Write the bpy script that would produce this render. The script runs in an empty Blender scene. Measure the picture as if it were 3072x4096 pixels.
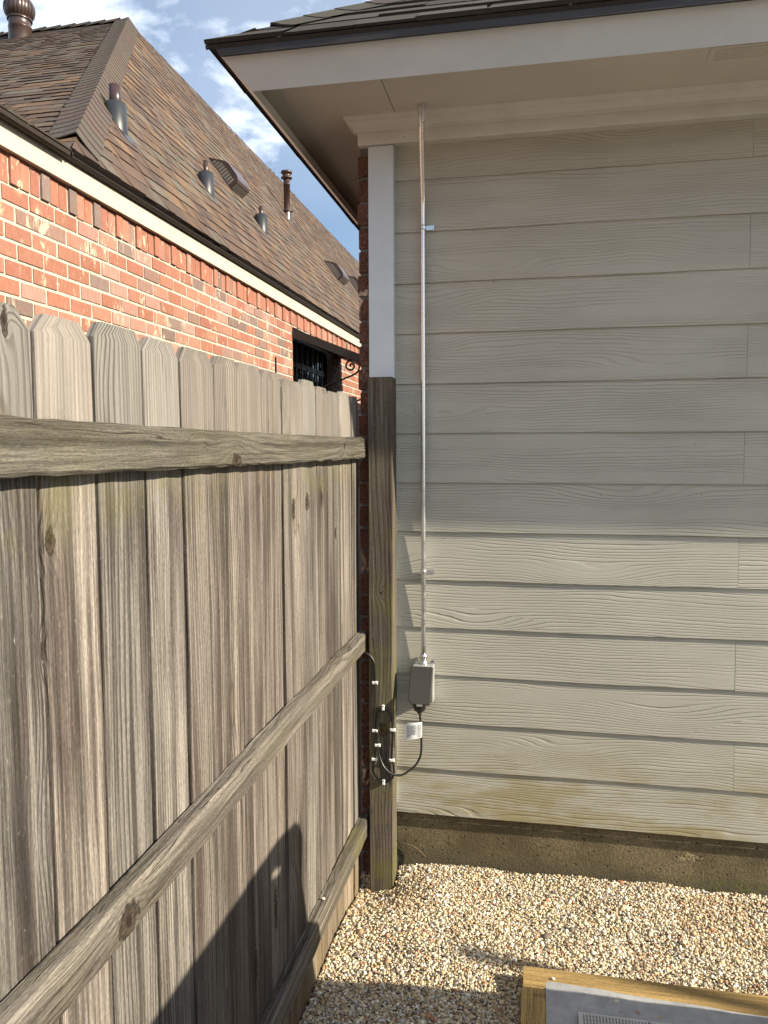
import bpy, bmesh, math, random
import numpy as np
from mathutils import Vector, Matrix
rnd = random.Random(7)
S = bpy.context.scene
COL = S.collection

# ------------------------------------------------------------------ camera
cam_d = bpy.data.cameras.new('camera')
cam = bpy.data.objects.new('camera', cam_d)
COL.objects.link(cam)
cam_d.sensor_fit = 'VERTICAL'; cam_d.sensor_height = 36.0
cam_d.lens = 27.334
cam_d.clip_start = 0.05; cam_d.clip_end = 3000
R = Matrix(((0.98118155, -0.01213104, 0.192706, 0), (0.19305065, 0.081119, -0.97782982, 0),
            (-0.00377003, 0.9966306, 0.08193437, 1.593), (0, 0, 0, 1)))
cam.matrix_world = R
S.camera = cam

# ------------------------------------------------------------------ light
SUN_DIR = Vector((0.8637, -0.171, 0.474)).normalized()      # towards the sun
sun_d = bpy.data.lights.new('sun', 'SUN')
sun_d.energy = 4.8; sun_d.angle = math.radians(0.55); sun_d.color = (1.0, 0.89, 0.70)
sun = bpy.data.objects.new('sun', sun_d); COL.objects.link(sun)
sun.rotation_euler = (-SUN_DIR).to_track_quat('-Z', 'Y').to_euler()
sun.location = SUN_DIR * 30
S.view_settings.view_transform = 'Standard'; S.view_settings.look = 'None'
S.view_settings.gamma = 1.0; S.view_settings.exposure = 1.06
SKY_STRENGTH = 0.078

world = bpy.data.worlds.new('World'); S.world = world; world.use_nodes = True


class NT:
    """small node-building helper"""
    def __init__(self, tree):
        self.t = tree; self.N = tree.nodes; self.L = tree.links

    def put(self, sock, v):
        if v is None: return
        if isinstance(v, bpy.types.NodeSocket): self.L.new(v, sock)
        else:
            if isinstance(v, (tuple, list)) and sock.type == 'RGBA' and len(v) == 3: v = (*v, 1)
            sock.default_value = v

    def node(self, typ, ins=None, **props):
        n = self.N.new(typ)
        for k, v in props.items(): setattr(n, k, v)
        for k, v in (ins or {}).items(): self.put(n.inputs[k], v)
        return n

    def m(self, op, a, b=None, c=None, clamp=False):
        n = self.node('ShaderNodeMath', operation=op, use_clamp=clamp)
        self.put(n.inputs[0], a); self.put(n.inputs[1], b); self.put(n.inputs[2], c)
        return n.outputs[0]

    def vec(self, x, y, z=0.0):
        n = self.node('ShaderNodeCombineXYZ'); self.put(n.inputs[0], x); self.put(n.inputs[1], y); self.put(n.inputs[2], z)
        return n.outputs[0]

    def sep(self, v):
        n = self.node('ShaderNodeSeparateXYZ'); self.put(n.inputs[0], v); return n.outputs

    def noise(self, v, scale=1.0, detail=2.0, rough=0.5, dist=0.0):
        return self.node('ShaderNodeTexNoise', {'Vector': v, 'Scale': scale, 'Detail': detail, 'Roughness': rough, 'Distortion': dist}).outputs[0]

    def ss(self, x, a, b, lo=0.0, hi=1.0):
        n = self.node('ShaderNodeMapRange', interpolation_type='SMOOTHSTEP')
        for i, v in enumerate((x, a, b, lo, hi)): self.put(n.inputs[i], v)
        return n.outputs[0]

    def mix(self, f, a, b, blend='MIX'):
        n = self.node('ShaderNodeMix', data_type='RGBA', blend_type=blend)
        self.put(n.inputs[0], f); self.put(n.inputs[6], a); self.put(n.inputs[7], b)
        return n.outputs[2]

    def ramp(self, f, stops):
        n = self.node('ShaderNodeValToRGB'); self.put(n.inputs[0], f)
        e = n.color_ramp.elements
        while len(e) < len(stops): e.new(0.5)
        for i, (p, c) in enumerate(stops): e[i].position = p; e[i].color = (*c, 1)
        return n.outputs[0]

    def bump(self, h, strength=0.5, dist=0.002, normal=None):
        n = self.node('ShaderNodeBump', {'Height': h, 'Strength': strength, 'Distance': dist})
        if normal is not None: self.put(n.inputs['Normal'], normal)
        return n.outputs[0]


wt = NT(world.node_tree)
world.node_tree.nodes.clear()
sky = wt.node('ShaderNodeTexSky', sky_type='NISHITA', sun_disc=False)
sky.sun_elevation = math.asin(SUN_DIR.z); sky.sun_rotation = math.atan2(SUN_DIR.x, SUN_DIR.y)
sky.altitude = 10; sky.air_density = 1.0; sky.dust_density = 0.6; sky.ozone_density = 2.0
tc = wt.node('ShaderNodeTexCoord')
d = tc.outputs['Generated']
dx, dy, dz = wt.sep(d)
# clouds laid on a flat layer high overhead
inv = wt.m('DIVIDE', 1.0, wt.m('ADD', wt.m('MAXIMUM', dz, 0.0), 0.18))
pc = wt.vec(wt.m('MULTIPLY', dx, inv), wt.m('MULTIPLY', dy, inv), dz)
n1 = wt.noise(pc, 2.3, 7.0, 0.56, 0.25)
n2 = wt.noise(pc, 0.9, 2.0, 0.5)
cl = wt.m('ADD', wt.m('MULTIPLY', n1, 0.75), wt.m('MULTIPLY', n2, 0.4))
mask = wt.ss(cl, 0.54, 0.68)
veil = wt.ss(n2, 0.3, 0.65, 0.0, 0.28)
mask2 = wt.m('MAXIMUM', mask, veil)
dense = wt.ss(cl, 0.58, 0.74)
ccol = wt.mix(dense, (7.6, 8.4, 9.6), (12.5, 12.6, 12.9))
skyc = wt.mix(mask2, sky.outputs[0], ccol)
bg = wt.node('ShaderNodeBackground', {'Color': skyc, 'Strength': SKY_STRENGTH})
wo = wt.node('ShaderNodeOutputWorld'); wt.L.new(bg.outputs[0], wo.inputs[0])


# ------------------------------------------------------------------ materials
def material(name):
    m = bpy.data.materials.new(name); m.use_nodes = True
    m.node_tree.nodes.clear(); t = NT(m.node_tree)
    out = t.node('ShaderNodeOutputMaterial'); b = t.node('ShaderNodeBsdfPrincipled')
    t.L.new(b.outputs[0], out.inputs[0])
    return m, t, b


def uvs(t):
    n = t.node('ShaderNodeUVMap'); n.uv_map = 'UV'
    return t.sep(n.outputs[0])


def attr(t):
    n = t.node('ShaderNodeAttribute'); n.attribute_name = 'col'
    return n.outputs[0]


def posn(t):
    return t.node('ShaderNodeNewGeometry').outputs['Position']


def wood(name, light, dark, stain, freq=105.0, algae=0.0, algae_fn=None, crack=0.5, contrast=1.0, bump=0.6, knots=1.0, grey=0.0, fig=5.0, spots=(), silver=False):
    """weathered softwood; UV u runs along the grain, v across it, both in metres"""
    m, t, b = material(name)
    u, v, _ = uvs(t)
    # knots: scattered points, half of them kept
    kv = t.node('ShaderNodeTexVoronoi', {'Vector': t.vec(t.m('MULTIPLY', u, 2.2), t.m('MULTIPLY', v, 6.5)), 'Scale': 1.0}, voronoi_dimensions='2D')
    kd = kv.outputs['Distance']; kc = t.sep(kv.outputs['Color'])[0]
    keep = t.m('GREATER_THAN', kc, 0.62)
    warp = t.m('MULTIPLY', keep, t.ss(kd, 0.0, 0.42, 1.0, 0.0))
    wv = t.vec(t.m('MULTIPLY', u, 0.75), t.m('MULTIPLY', v, 6.0))
    w1 = t.noise(wv, 1.0, 1.5, 0.45)
    w2 = t.noise(t.vec(t.m('MULTIPLY', u, 3.0), t.m('MULTIPLY', v, 26.0)), 1.0, 2.0, 0.5)
    ring = t.m('ADD', t.m('MULTIPLY', v, freq), t.m('ADD', t.m('MULTIPLY', w1, fig * 2), t.m('MULTIPLY', w2, 0.55)))
    ring = t.m('ADD', ring, t.m('MULTIPLY', warp, 3.0 * knots))
    sd_, sx, sy, sz = None, None, None, None
    if spots:
        sx, sy, sz = t.sep(posn(t)); wob = t.m('MULTIPLY', t.m('SUBTRACT', t.noise(posn(t), 60.0, 3.0), 0.5), 1.8)
        for ax_, cy_, cz_, ry_, rz_ in spots:
            q1 = t.m('POWER', t.m('ABSOLUTE', t.m('DIVIDE', t.m('SUBTRACT', sy if ax_ == 'y' else sx, cy_), ry_)), 2.0)
            q2 = t.m('POWER', t.m('ABSOLUTE', t.m('DIVIDE', t.m('SUBTRACT', sz, cz_), rz_)), 2.0)
            dd = t.m('SQRT', t.m('ADD', q1, q2)); sd_ = dd if sd_ is None else t.m('MINIMUM', sd_, dd)
        ring = t.m('ADD', ring, t.m('MULTIPLY', t.m('EXPONENT', t.m('MULTIPLY', sd_, -0.55)), 4.5))
        sd_ = t.m('ADD', sd_, wob)
    fr = t.m('FRACT', ring)
    line = t.m('MULTIPLY', t.ss(fr, 0.35, 0.82), t.ss(fr, 0.88, 0.97, 1.0, 0.0))
    amp = t.ss(t.noise(t.vec(t.m('MULTIPLY', u, 0.5), t.m('MULTIPLY', v, 11.0)), 1.0, 2.0), 0.3, 0.7, 0.35, 1.0)
    line = t.m('MULTIPLY', line, amp)
    fib = t.noise(t.vec(t.m('MULTIPLY', u, 9.0), t.m('MULTIPLY', v, 420.0)), 1.0, 3.0, 0.6)
    fine = t.noise(t.vec(t.m('MULTIPLY', u, 90.0), t.m('MULTIPLY', v, 500.0)), 1.0, 2.0, 0.7)
    st = t.noise(t.vec(t.m('MULTIPLY', u, 0.9), t.m('MULTIPLY', v, 9.0)), 1.0, 3.0, 0.55)
    blot = t.noise(t.vec(t.m('MULTIPLY', u, 3.5), t.m('MULTIPLY', v, 7.0)), 1.0, 3.0, 0.6)
    st2 = t.noise(t.vec(t.m('MULTIPLY', u, 0.7), t.m('MULTIPLY', v, 42.0)), 1.0, 3.0, 0.6)
    c = t.mix(t.ss(st, 0.40, 0.60, 0.0, 1.0), light, stain)
    c = t.mix(t.m('MULTIPLY', line, contrast), c, dark)
    c = t.mix(t.ss(st2, 0.50, 0.66, 0.0, 0.8), c, tuple(x * 0.62 for x in dark))
    c = t.mix(t.ss(st2, 0.30, 0.45, 0.7, 0.0), c, tuple(min(1, x * 1.35) for x in light))
    c = t.mix(t.ss(blot, 0.3, 0.75, 0.0, 0.35), c, tuple(x * 0.6 for x in light))
    st3 = t.noise(t.vec(t.m('MULTIPLY', u, 1.3), t.m('MULTIPLY', v, 130.0), 2.0), 1.0, 3.0, 0.65)
    c = t.mix(t.ss(st3, 0.56, 0.66, 0.0, 0.6), c, tuple(x * 0.55 for x in dark))
    spk = t.noise(t.vec(t.m('MULTIPLY', u, 55.0), t.m('MULTIPLY', v, 120.0), 4.0), 1.0, 3.0, 0.7)
    c = t.mix(t.ss(spk, 0.62, 0.74, 0.0, 0.45), c, tuple(min(1, x * 1.6) for x in light))
    c = t.mix(t.ss(spk, 0.25, 0.36, 0.5, 0.0), c, tuple(x * 0.5 for x in dark))
    fm = t.ss(t.m('ADD', t.m('MULTIPLY', fib, 0.55), t.m('MULTIPLY', fine, 0.45)), 0.36, 0.64, 0.55, 1.35)
    c = t.mix(1.0, c, t.vec(fm, fm, fm), 'MULTIPLY')
    if silver:
        sv = t.ss(t.m('ADD', t.sep(posn(t))[2], t.m('MULTIPLY', blot, 0.25)), 1.60, 1.78, 0.0, 0.6)
        c = t.mix(sv, c, t.mix(t.m('MULTIPLY', line, 0.6), (0.31, 0.29, 0.262), dark))
    if silver:
        gd = t.m('MULTIPLY', t.ss(t.m('ADD', t.sep(posn(t))[2], t.m('MULTIPLY', blot, 0.18)), 0.08, 0.34, 0.55, 0.0), t.ss(blot, 0.3, 0.6, 0.5, 1.0))
        c = t.mix(gd, c, (0.26, 0.19, 0.10))
    tint = attr(t)
    c = t.mix(1.0, c, tint, 'MULTIPLY')
    # knot discs
    kdisc = t.m('MULTIPLY', t.m('GREATER_THAN', kc, 0.74), t.ss(kd, 0.05, 0.10, 1.0, 0.0))
    kring = t.m('MULTIPLY', t.m('GREATER_THAN', kc, 0.74), t.m('MULTIPLY', t.ss(kd, 0.06, 0.09), t.ss(kd, 0.10, 0.14, 1.0, 0.0)))
    c = t.mix(t.m('MULTIPLY', kdisc, 0.75 * knots), c, (0.12, 0.085, 0.055))
    c = t.mix(t.m('MULTIPLY', kring, 0.7 * knots), c, (0.05, 0.04, 0.03))
    if spots:
        c = t.mix(t.ss(sd_, 0.75, 1.05, 0.85, 0.0), c, (0.05, 0.033, 0.022))
        c = t.mix(t.m('MULTIPLY', t.ss(sd_, 0.72, 0.95), t.ss(sd_, 1.0, 1.3, 0.9, 0.0)), c, (0.018, 0.013, 0.010))
        c = t.mix(t.ss(sd_, 0.3, 0.6, 0.95, 0.0), c, (0.015, 0.010, 0.008))
    # drying cracks
    ck = t.noise(t.vec(t.m('MULTIPLY', u, 1.6), t.m('MULTIPLY', v, 34.0)), 1.0, 3.0, 0.55)
    ckl = t.ss(t.m('ABSOLUTE', t.m('SUBTRACT', ck, 0.5)), 0.0, 0.012, 1.0, 0.0)
    ckm = t.ss(t.noise(t.vec(t.m('MULTIPLY', u, 1.1), t.m('MULTIPLY', v, 6.0), 3.0), 1.0, 1.0), 0.5, 0.6)
    ckl = t.m('MULTIPLY', t.m('MULTIPLY', ckl, ckm), crack)
    c = t.mix(ckl, c, (0.03, 0.025, 0.02))
    p = posn(t)
    if algae > 0:
        an = t.noise(p, 7.0, 4.0, 0.65)
        am = t.m('MULTIPLY', t.ss(an, 0.42, 0.66), algae)
        if algae_fn: am = t.m('MULTIPLY', am, algae_fn(t, p))
        c = t.mix(am, c, (0.12, 0.115, 0.03))
    t.put(b.inputs['Base Color'], c)
    b.inputs['Roughness'].default_value = 0.85
    b.inputs['Specular IOR Level'].default_value = 0.25
    h = t.m('ADD', t.m('MULTIPLY', line, -0.6), t.m('ADD', t.m('MULTIPLY', fib, 0.5), t.m('MULTIPLY', fine, 0.35)))
    h = t.m('SUBTRACT', h, t.m('MULTIPLY', ckl, 2.0))
    if spots: h = t.m('SUBTRACT', h, t.ss(sd_, 0.35, 0.9, 4.0, 0.0))
    t.put(b.inputs['Normal'], t.bump(h, bump, 0.0022))
    return m


def zband(z0, z1, z2, z3, lo=0.0):
    def f(t, p):
        z = t.sep(p)[2]
        return t.m('MAXIMUM', lo, t.m('MULTIPLY', t.ss(z, z0, z1), t.ss(z, z2, z3, 1.0, 0.0)))
    return f


def yend(t, p):
    return t.m('MAXIMUM', 0.12, t.ss(t.sep(p)[1], 2.3, 2.8))


def lowgreen(t, p):
    return t.ss(t.sep(p)[2], 0.2, 1.7, 1.0, 0.12)


PICKET_KNOTS = [('y', .869, 1.750, .006, .016), ('y', .945, 1.469, .010, .018), ('y', 2.02, 1.428, .012, .026), ('y', 2.155, 1.438, .014, .026), ('y', 2.303, 1.442, .012, .026),
                ('y', 2.472, 1.313, .008, .016), ('y', .919, 1.323, .005, .012), ('y', 1.838, .398, .010, .05), ('y', 1.683, .347, .010, .045)]
RAIL_KNOTS = [('y', 1.536, 1.566, .020, .014), ('y', 1.048, .869, .026, .022), ('y', 2.45, 1.60, .010, .010)]
POST_KNOTS = [('x', -.555, 1.064, .006, .007), ('x', -.550, .553, .020, .022)]
M = {}
M['picket'] = wood('weathered_picket_wood', (0.265, 0.240, 0.212), (0.050, 0.040, 0.035), (0.085, 0.067, 0.059), 100, 0.4,
                   zband(1.42, 1.53, 1.57, 1.60, 0.05), crack=0.45, knots=0.7, spots=PICKET_KNOTS, silver=True)
M['rail'] = wood('weathered_rail_wood', (0.200, 0.180, 0.155), (0.072, 0.061, 0.051), (0.095, 0.081, 0.067), 70, 0.8, yend, crack=1.0, contrast=0.75, fig=4, knots=0.5, spots=RAIL_KNOTS)
M['post'] = wood('weathered_post_wood', (0.150, 0.127, 0.103), (0.062, 0.050, 0.041), (0.082, 0.067, 0.052), 75, 0.6, lowgreen, crack=1.0, knots=0.3, fig=3, spots=POST_KNOTS)
M['pine'] = wood('treated_pine', (0.42, 0.29, 0.12), (0.27, 0.17, 0.06), (0.32, 0.22, 0.09), 85, crack=0.3, contrast=0.7, bump=0.25, knots=0.6)


def plain(name, col, rough=0.6, metal=0.0, spec=0.5, var=0.08, scale=6.0, bump=0.0, bscale=300.0, specks=0.0):
    m, t, b = material(name)
    p = posn(t)
    n = t.noise(p, scale, 4.0, 0.6)
    c = t.mix(t.m('MULTIPLY', t.m('SUBTRACT', n, 0.5), 2.0), tuple(x * (1 - var) for x in col), tuple(min(1, x * (1 + var)) for x in col))
    c = t.mix(t.ss(n, 0.25, 0.75), tuple(x * (1 - var) for x in col), tuple(min(1, x * (1 + var)) for x in col))
    if specks:
        s = t.node('ShaderNodeTexVoronoi', {'Vector': p, 'Scale': 9.0})
        sm = t.m('MULTIPLY', t.ss(s.outputs['Distance'], 0.015, 0.03, 1.0, 0.0), t.m('GREATER_THAN', t.sep(s.outputs['Color'])[0], 0.6))
        c = t.mix(t.m('MULTIPLY', sm, specks), c, (0.06, 0.05, 0.04))
    t.put(b.inputs['Base Color'], c)
    b.inputs['Metallic'].default_value = metal; b.inputs['Specular IOR Level'].default_value = spec
    t.put(b.inputs['Roughness'], t.ss(n, 0.2, 0.8, max(0.02, rough - 0.08), min(1, rough + 0.08)))
    if bump:
        t.put(b.inputs['Normal'], t.bump(t.noise(p, bscale, 3.0, 0.6), bump, 0.001))
    return m


M['trim'] = plain('white_trim_paint', (0.52, 0.57, 0.61), 0.5, var=0.05, bump=0.15, bscale=120, specks=0.8)
M['frieze'] = plain('cream_trim_paint', (0.56, 0.57, 0.54), 0.55, var=0.07, bump=0.15, bscale=120, specks=0.6)
M['soffit'] = plain('beige_soffit_paint', (0.56, 0.535, 0.485), 0.7, var=0.06, scale=3, bump=0.1, specks=0.8)
M['cream'] = plain('cream_fascia_paint', (0.50, 0.445, 0.35), 0.6, var=0.05, scale=3, bump=0.1)
M['drip'] = plain('dark_brown_metal', (0.016, 0.013, 0.012), 0.5, var=0.15)
M['brown_metal'] = plain('brown_painted_metal', (0.045, 0.025, 0.021), 0.32, var=0.15, spec=0.6)
M['slat'] = plain('grey_vent_slat', (0.16, 0.145, 0.13), 0.6)
M['lead'] = plain('grey_lead_flashing', (0.022, 0.025, 0.030), 0.42, metal=0.1, var=0.15)
M['steel'] = plain('galvanised_steel', (0.62, 0.64, 0.66), 0.28, metal=1.0, var=0.10, scale=25)
M['cover'] = plain('grey_box_paint', (0.032, 0.031, 0.027), 0.55, metal=0.0, var=0.06)
M['black'] = plain('black_rubber', (0.012, 0.012, 0.013), 0.35, var=0.1)
M['iron'] = plain('black_wrought_iron', (0.012, 0.010, 0.010), 0.4, var=0.1)
M['white_plastic'] = plain('white_plastic', (0.8, 0.8, 0.78), 0.4, var=0.04)
M['paper'] = plain('white_vinyl_tag', (0.8, 0.81, 0.83), 0.35, var=0.04)
M['ink'] = plain('dark_ink', (0.14, 0.14, 0.16), 0.6)
M['stamp'] = plain('wood_stamp_ink', (0.20, 0.11, 0.04), 0.8)
M['dark_room'] = plain('unlit_dark_surface', (0.01, 0.01, 0.01), 0.8)
M['stand_in_grey'] = plain('stand_in_caster_grey', (0.3, 0.3, 0.31), 0.5)  # for the added shadow-casting panel and pole only
M['dirt'] = plain('damp_soil', (0.09, 0.07, 0.05), 0.95, var=0.4, scale=9, bump=0.6, bscale=60)
M['twig'] = plain('dry_twig', (0.12, 0.085, 0.05), 0.9)
M['light_grey'] = plain('light_grey_cast_metal', (0.45, 0.46, 0.45), 0.4, metal=0.6)
M['label'] = plain('printed_label_film', (0.5, 0.5, 0.5), 0.4)


def m_siding():
    m, t, b = material('fibre_cement_siding_paint')
    u, v, _ = uvs(t)
    kv = t.node('ShaderNodeTexVoronoi', {'Vector': t.vec(t.m('MULTIPLY', u, 1.25), t.m('MULTIPLY', v, 5.0)), 'Scale': 1.0}, voronoi_dimensions='2D')
    kd = kv.outputs['Distance']; kc = t.sep(kv.outputs['Color'])[0]
    warp = t.m('MULTIPLY', t.m('GREATER_THAN', kc, 0.5), t.ss(kd, 0.0, 0.4, 1.0, 0.0))
    w1 = t.noise(t.vec(t.m('MULTIPLY', u, 1.3), t.m('MULTIPLY', v, 7.0)), 1.0, 2.0, 0.5)
    w2 = t.noise(t.vec(t.m('MULTIPLY', u, 9.0), t.m('MULTIPLY', v, 40.0)), 1.0, 2.0, 0.5)
    dens = t.ss(t.noise(t.vec(t.m('MULTIPLY', u, 0.6), t.m('MULTIPLY', v, 9.0), 5.0), 1.0, 1.0), 0.3, 0.7)
    ring = t.m('ADD', t.m('MULTIPLY', v, 92.0), t.m('ADD', t.m('MULTIPLY', w1, 7.0), t.m('MULTIPLY', w2, 0.55)))
    ring = t.m('ADD', ring, t.m('MULTIPLY', warp, 3.6))
    fr = t.m('ABSOLUTE', t.m('SUBTRACT', t.m('FRACT', ring), 0.5))
    groove = t.ss(fr, 0.03, 0.20, 1.0, 0.0)
    amp = t.ss(t.noise(t.vec(t.m('MULTIPLY', u, 1.4), t.m('MULTIPLY', v, 14.0), 9.0), 1.0, 2.0), 0.32, 0.60, 0.05, 1.15)
    groove = t.m('MULTIPLY', groove, amp)
    p = posn(t); x, y, z = t.sep(p)
    fine = t.noise(p, 260.0, 3.0, 0.65)
    blot = t.noise(t.vec(t.m('MULTIPLY', x, 1.2), y, t.m('MULTIPLY', z, 3.0)), 2.0, 4.0, 0.6)
    c = t.mix(t.ss(blot, 0.3, 0.7), (0.372, 0.358, 0.306), (0.418, 0.402, 0.344))
    c = t.mix(t.m('MULTIPLY', groove, 0.13), c, (0.20, 0.18, 0.14))
    c = t.mix(t.m('MULTIPLY', t.ss(fine, 0.3, 0.7), 0.12), c, (0.25, 0.23, 0.18))
    # green growth on the lowest board and a bit of dirt specks
    al = t.noise(t.vec(t.m('MULTIPLY', x, 2.2), y, t.m('MULTIPLY', z, 9.0)), 1.6, 4.0, 0.65)
    low = t.ss(z, 0.22, 0.62, 1.0, 0.0)
    c = t.mix(t.m('MULTIPLY', t.m('MULTIPLY', t.ss(al, 0.4, 0.66), low), 0.75), c, (0.25, 0.205, 0.085))
    sp = t.node('ShaderNodeTexVoronoi', {'Vector': p, 'Scale': 8.0})
    sm = t.m('MULTIPLY', t.ss(sp.outputs['Distance'], 0.012, 0.024, 1.0, 0.0), t.m('GREATER_THAN', t.sep(sp.outputs['Color'])[1], 0.62))
    c = t.mix(t.m('MULTIPLY', sm, 0.8), c, (0.05, 0.045, 0.04))
    t.put(b.inputs['Base Color'], c); b.inputs['Roughness'].default_value = 0.62; b.inputs['Specular IOR Level'].default_value = 0.3
    h = t.m('ADD', t.m('MULTIPLY', groove, -1.0), t.m('MULTIPLY', fine, 0.10))
    t.put(b.inputs['Normal'], t.bump(h, 0.66, 0.0024))
    return m


M['siding'] = m_siding()


def m_brick():
    m, t, b = material('red_brick')
    c0 = attr(t); p = posn(t)
    ps = t.node('ShaderNodeMapping', {'Vector': p, 'Scale': (1.0, 1.0, 0.45)}).outputs[0]
    n = t.noise(ps, 38.0, 4.0, 0.6); n2 = t.noise(p, 160.0, 3.0, 0.7); n3 = t.noise(ps, 16.0, 4.0, 0.7, 0.6)
    c = t.mix(t.ss(n, 0.3, 0.7, 0.0, 0.5), c0, t.mix(0.6, c0, (0.16, 0.055, 0.03)))
    c = t.mix(t.ss(n2, 0.35, 0.75, 0.0, 0.25), c, (0.5, 0.3, 0.2))
    pick = t.noise(p, 3.3, 1.0)
    lim = t.m('MULTIPLY', t.ss(n3, 0.56, 0.66), t.ss(pick, 0.42, 0.54))
    c = t.mix(t.m('MULTIPLY', lim, 0.75), c, (0.62, 0.50, 0.36))
    pit = t.node('ShaderNodeTexVoronoi', {'Vector': p, 'Scale': 70.0}).outputs['Distance']
    pm = t.ss(pit, 0.05, 0.12, 1.0, 0.0)
    c = t.mix(t.m('MULTIPLY', pm, 0.6), c, (0.08, 0.03, 0.02))
    t.put(b.inputs['Base Color'], c); b.inputs['Roughness'].default_value = 0.9; b.inputs['Specular IOR Level'].default_value = 0.2
    t.put(b.inputs['Normal'], t.bump(t.m('ADD', n2, t.m('MULTIPLY', n, 1.0)), 0.5, 0.003))
    return m


M['brick'] = m_brick()
M['shaded_mortar'] = plain('shade_darkened_mortar', (0.10, 0.09, 0.08), 0.95, var=0.2, scale=30)  # return-wall mortar, shade of the narrow gap painted into its colour
M['mortar'] = plain('sandy_mortar', (0.42, 0.39, 0.335), 0.95, var=0.22, scale=30, bump=0.8, bscale=150)


def m_shingle():
    m, t, b = material('asphalt_shingle')
    c0 = attr(t); p = posn(t)
    g = t.noise(p, 420.0, 2.0, 0.7); g2 = t.noise(p, 45.0, 3.0, 0.6)
    c = t.mix(t.ss(g, 0.32, 0.68, 0.0, 0.6), c0, t.mix(0.5, c0, (0.02, 0.016, 0.014)))
    c = t.mix(t.ss(g, 0.6, 0.8, 0.0, 0.5), c, t.mix(0.4, c0, (0.5, 0.42, 0.35)))
    c = t.mix(t.ss(g2, 0.3, 0.7, 0.0, 0.3), c, (0.06, 0.045, 0.035))
    t.put(b.inputs['Base Color'], c); b.inputs['Roughness'].default_value = 0.9; b.inputs['Specular IOR Level'].default_value = 0.25
    t.put(b.inputs['Normal'], t.bump(g, 0.6, 0.002))
    return m


M['shingle'] = m_shingle()


def m_stone():
    m, t, b = material('river_pebble')
    c0 = attr(t); p = posn(t)
    n = t.noise(p, 300.0, 2.0, 0.6)
    c = t.mix(t.ss(n, 0.3, 0.7, 0.0, 0.25), c0, t.mix(0.5, c0, (0.2, 0.13, 0.08)))
    t.put(b.inputs['Base Color'], c); b.inputs['Roughness'].default_value = 0.7; b.inputs['Specular IOR Level'].default_value = 0.3
    return m


M['stone'] = m_stone()


def m_gravel_base():
    m, t, b = material('gravel_bed')
    p = posn(t)
    v = t.node('ShaderNodeTexVoronoi', {'Vector': p, 'Scale': 95.0, 'Randomness': 1.0})
    s = t.sep(v.outputs['Color'])
    c = t.ramp(s[0], [(0.0, (0.10, 0.075, 0.05)), (0.3, (0.36, 0.26, 0.15)), (0.6, (0.56, 0.46, 0.32)), (1.0, (0.66, 0.60, 0.48))])
    c = t.mix(t.ss(v.outputs['Distance'], 0.25, 0.6, 0.0, 0.85), c, (0.05, 0.04, 0.03))
    t.put(b.inputs['Base Color'], c); b.inputs['Roughness'].default_value = 0.85
    t.put(b.inputs['Normal'], t.bump(t.m('MULTIPLY', v.outputs['Distance'], -1.0), 0.9, 0.008))
    return m


M['gravel_base'] = m_gravel_base()


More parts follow.
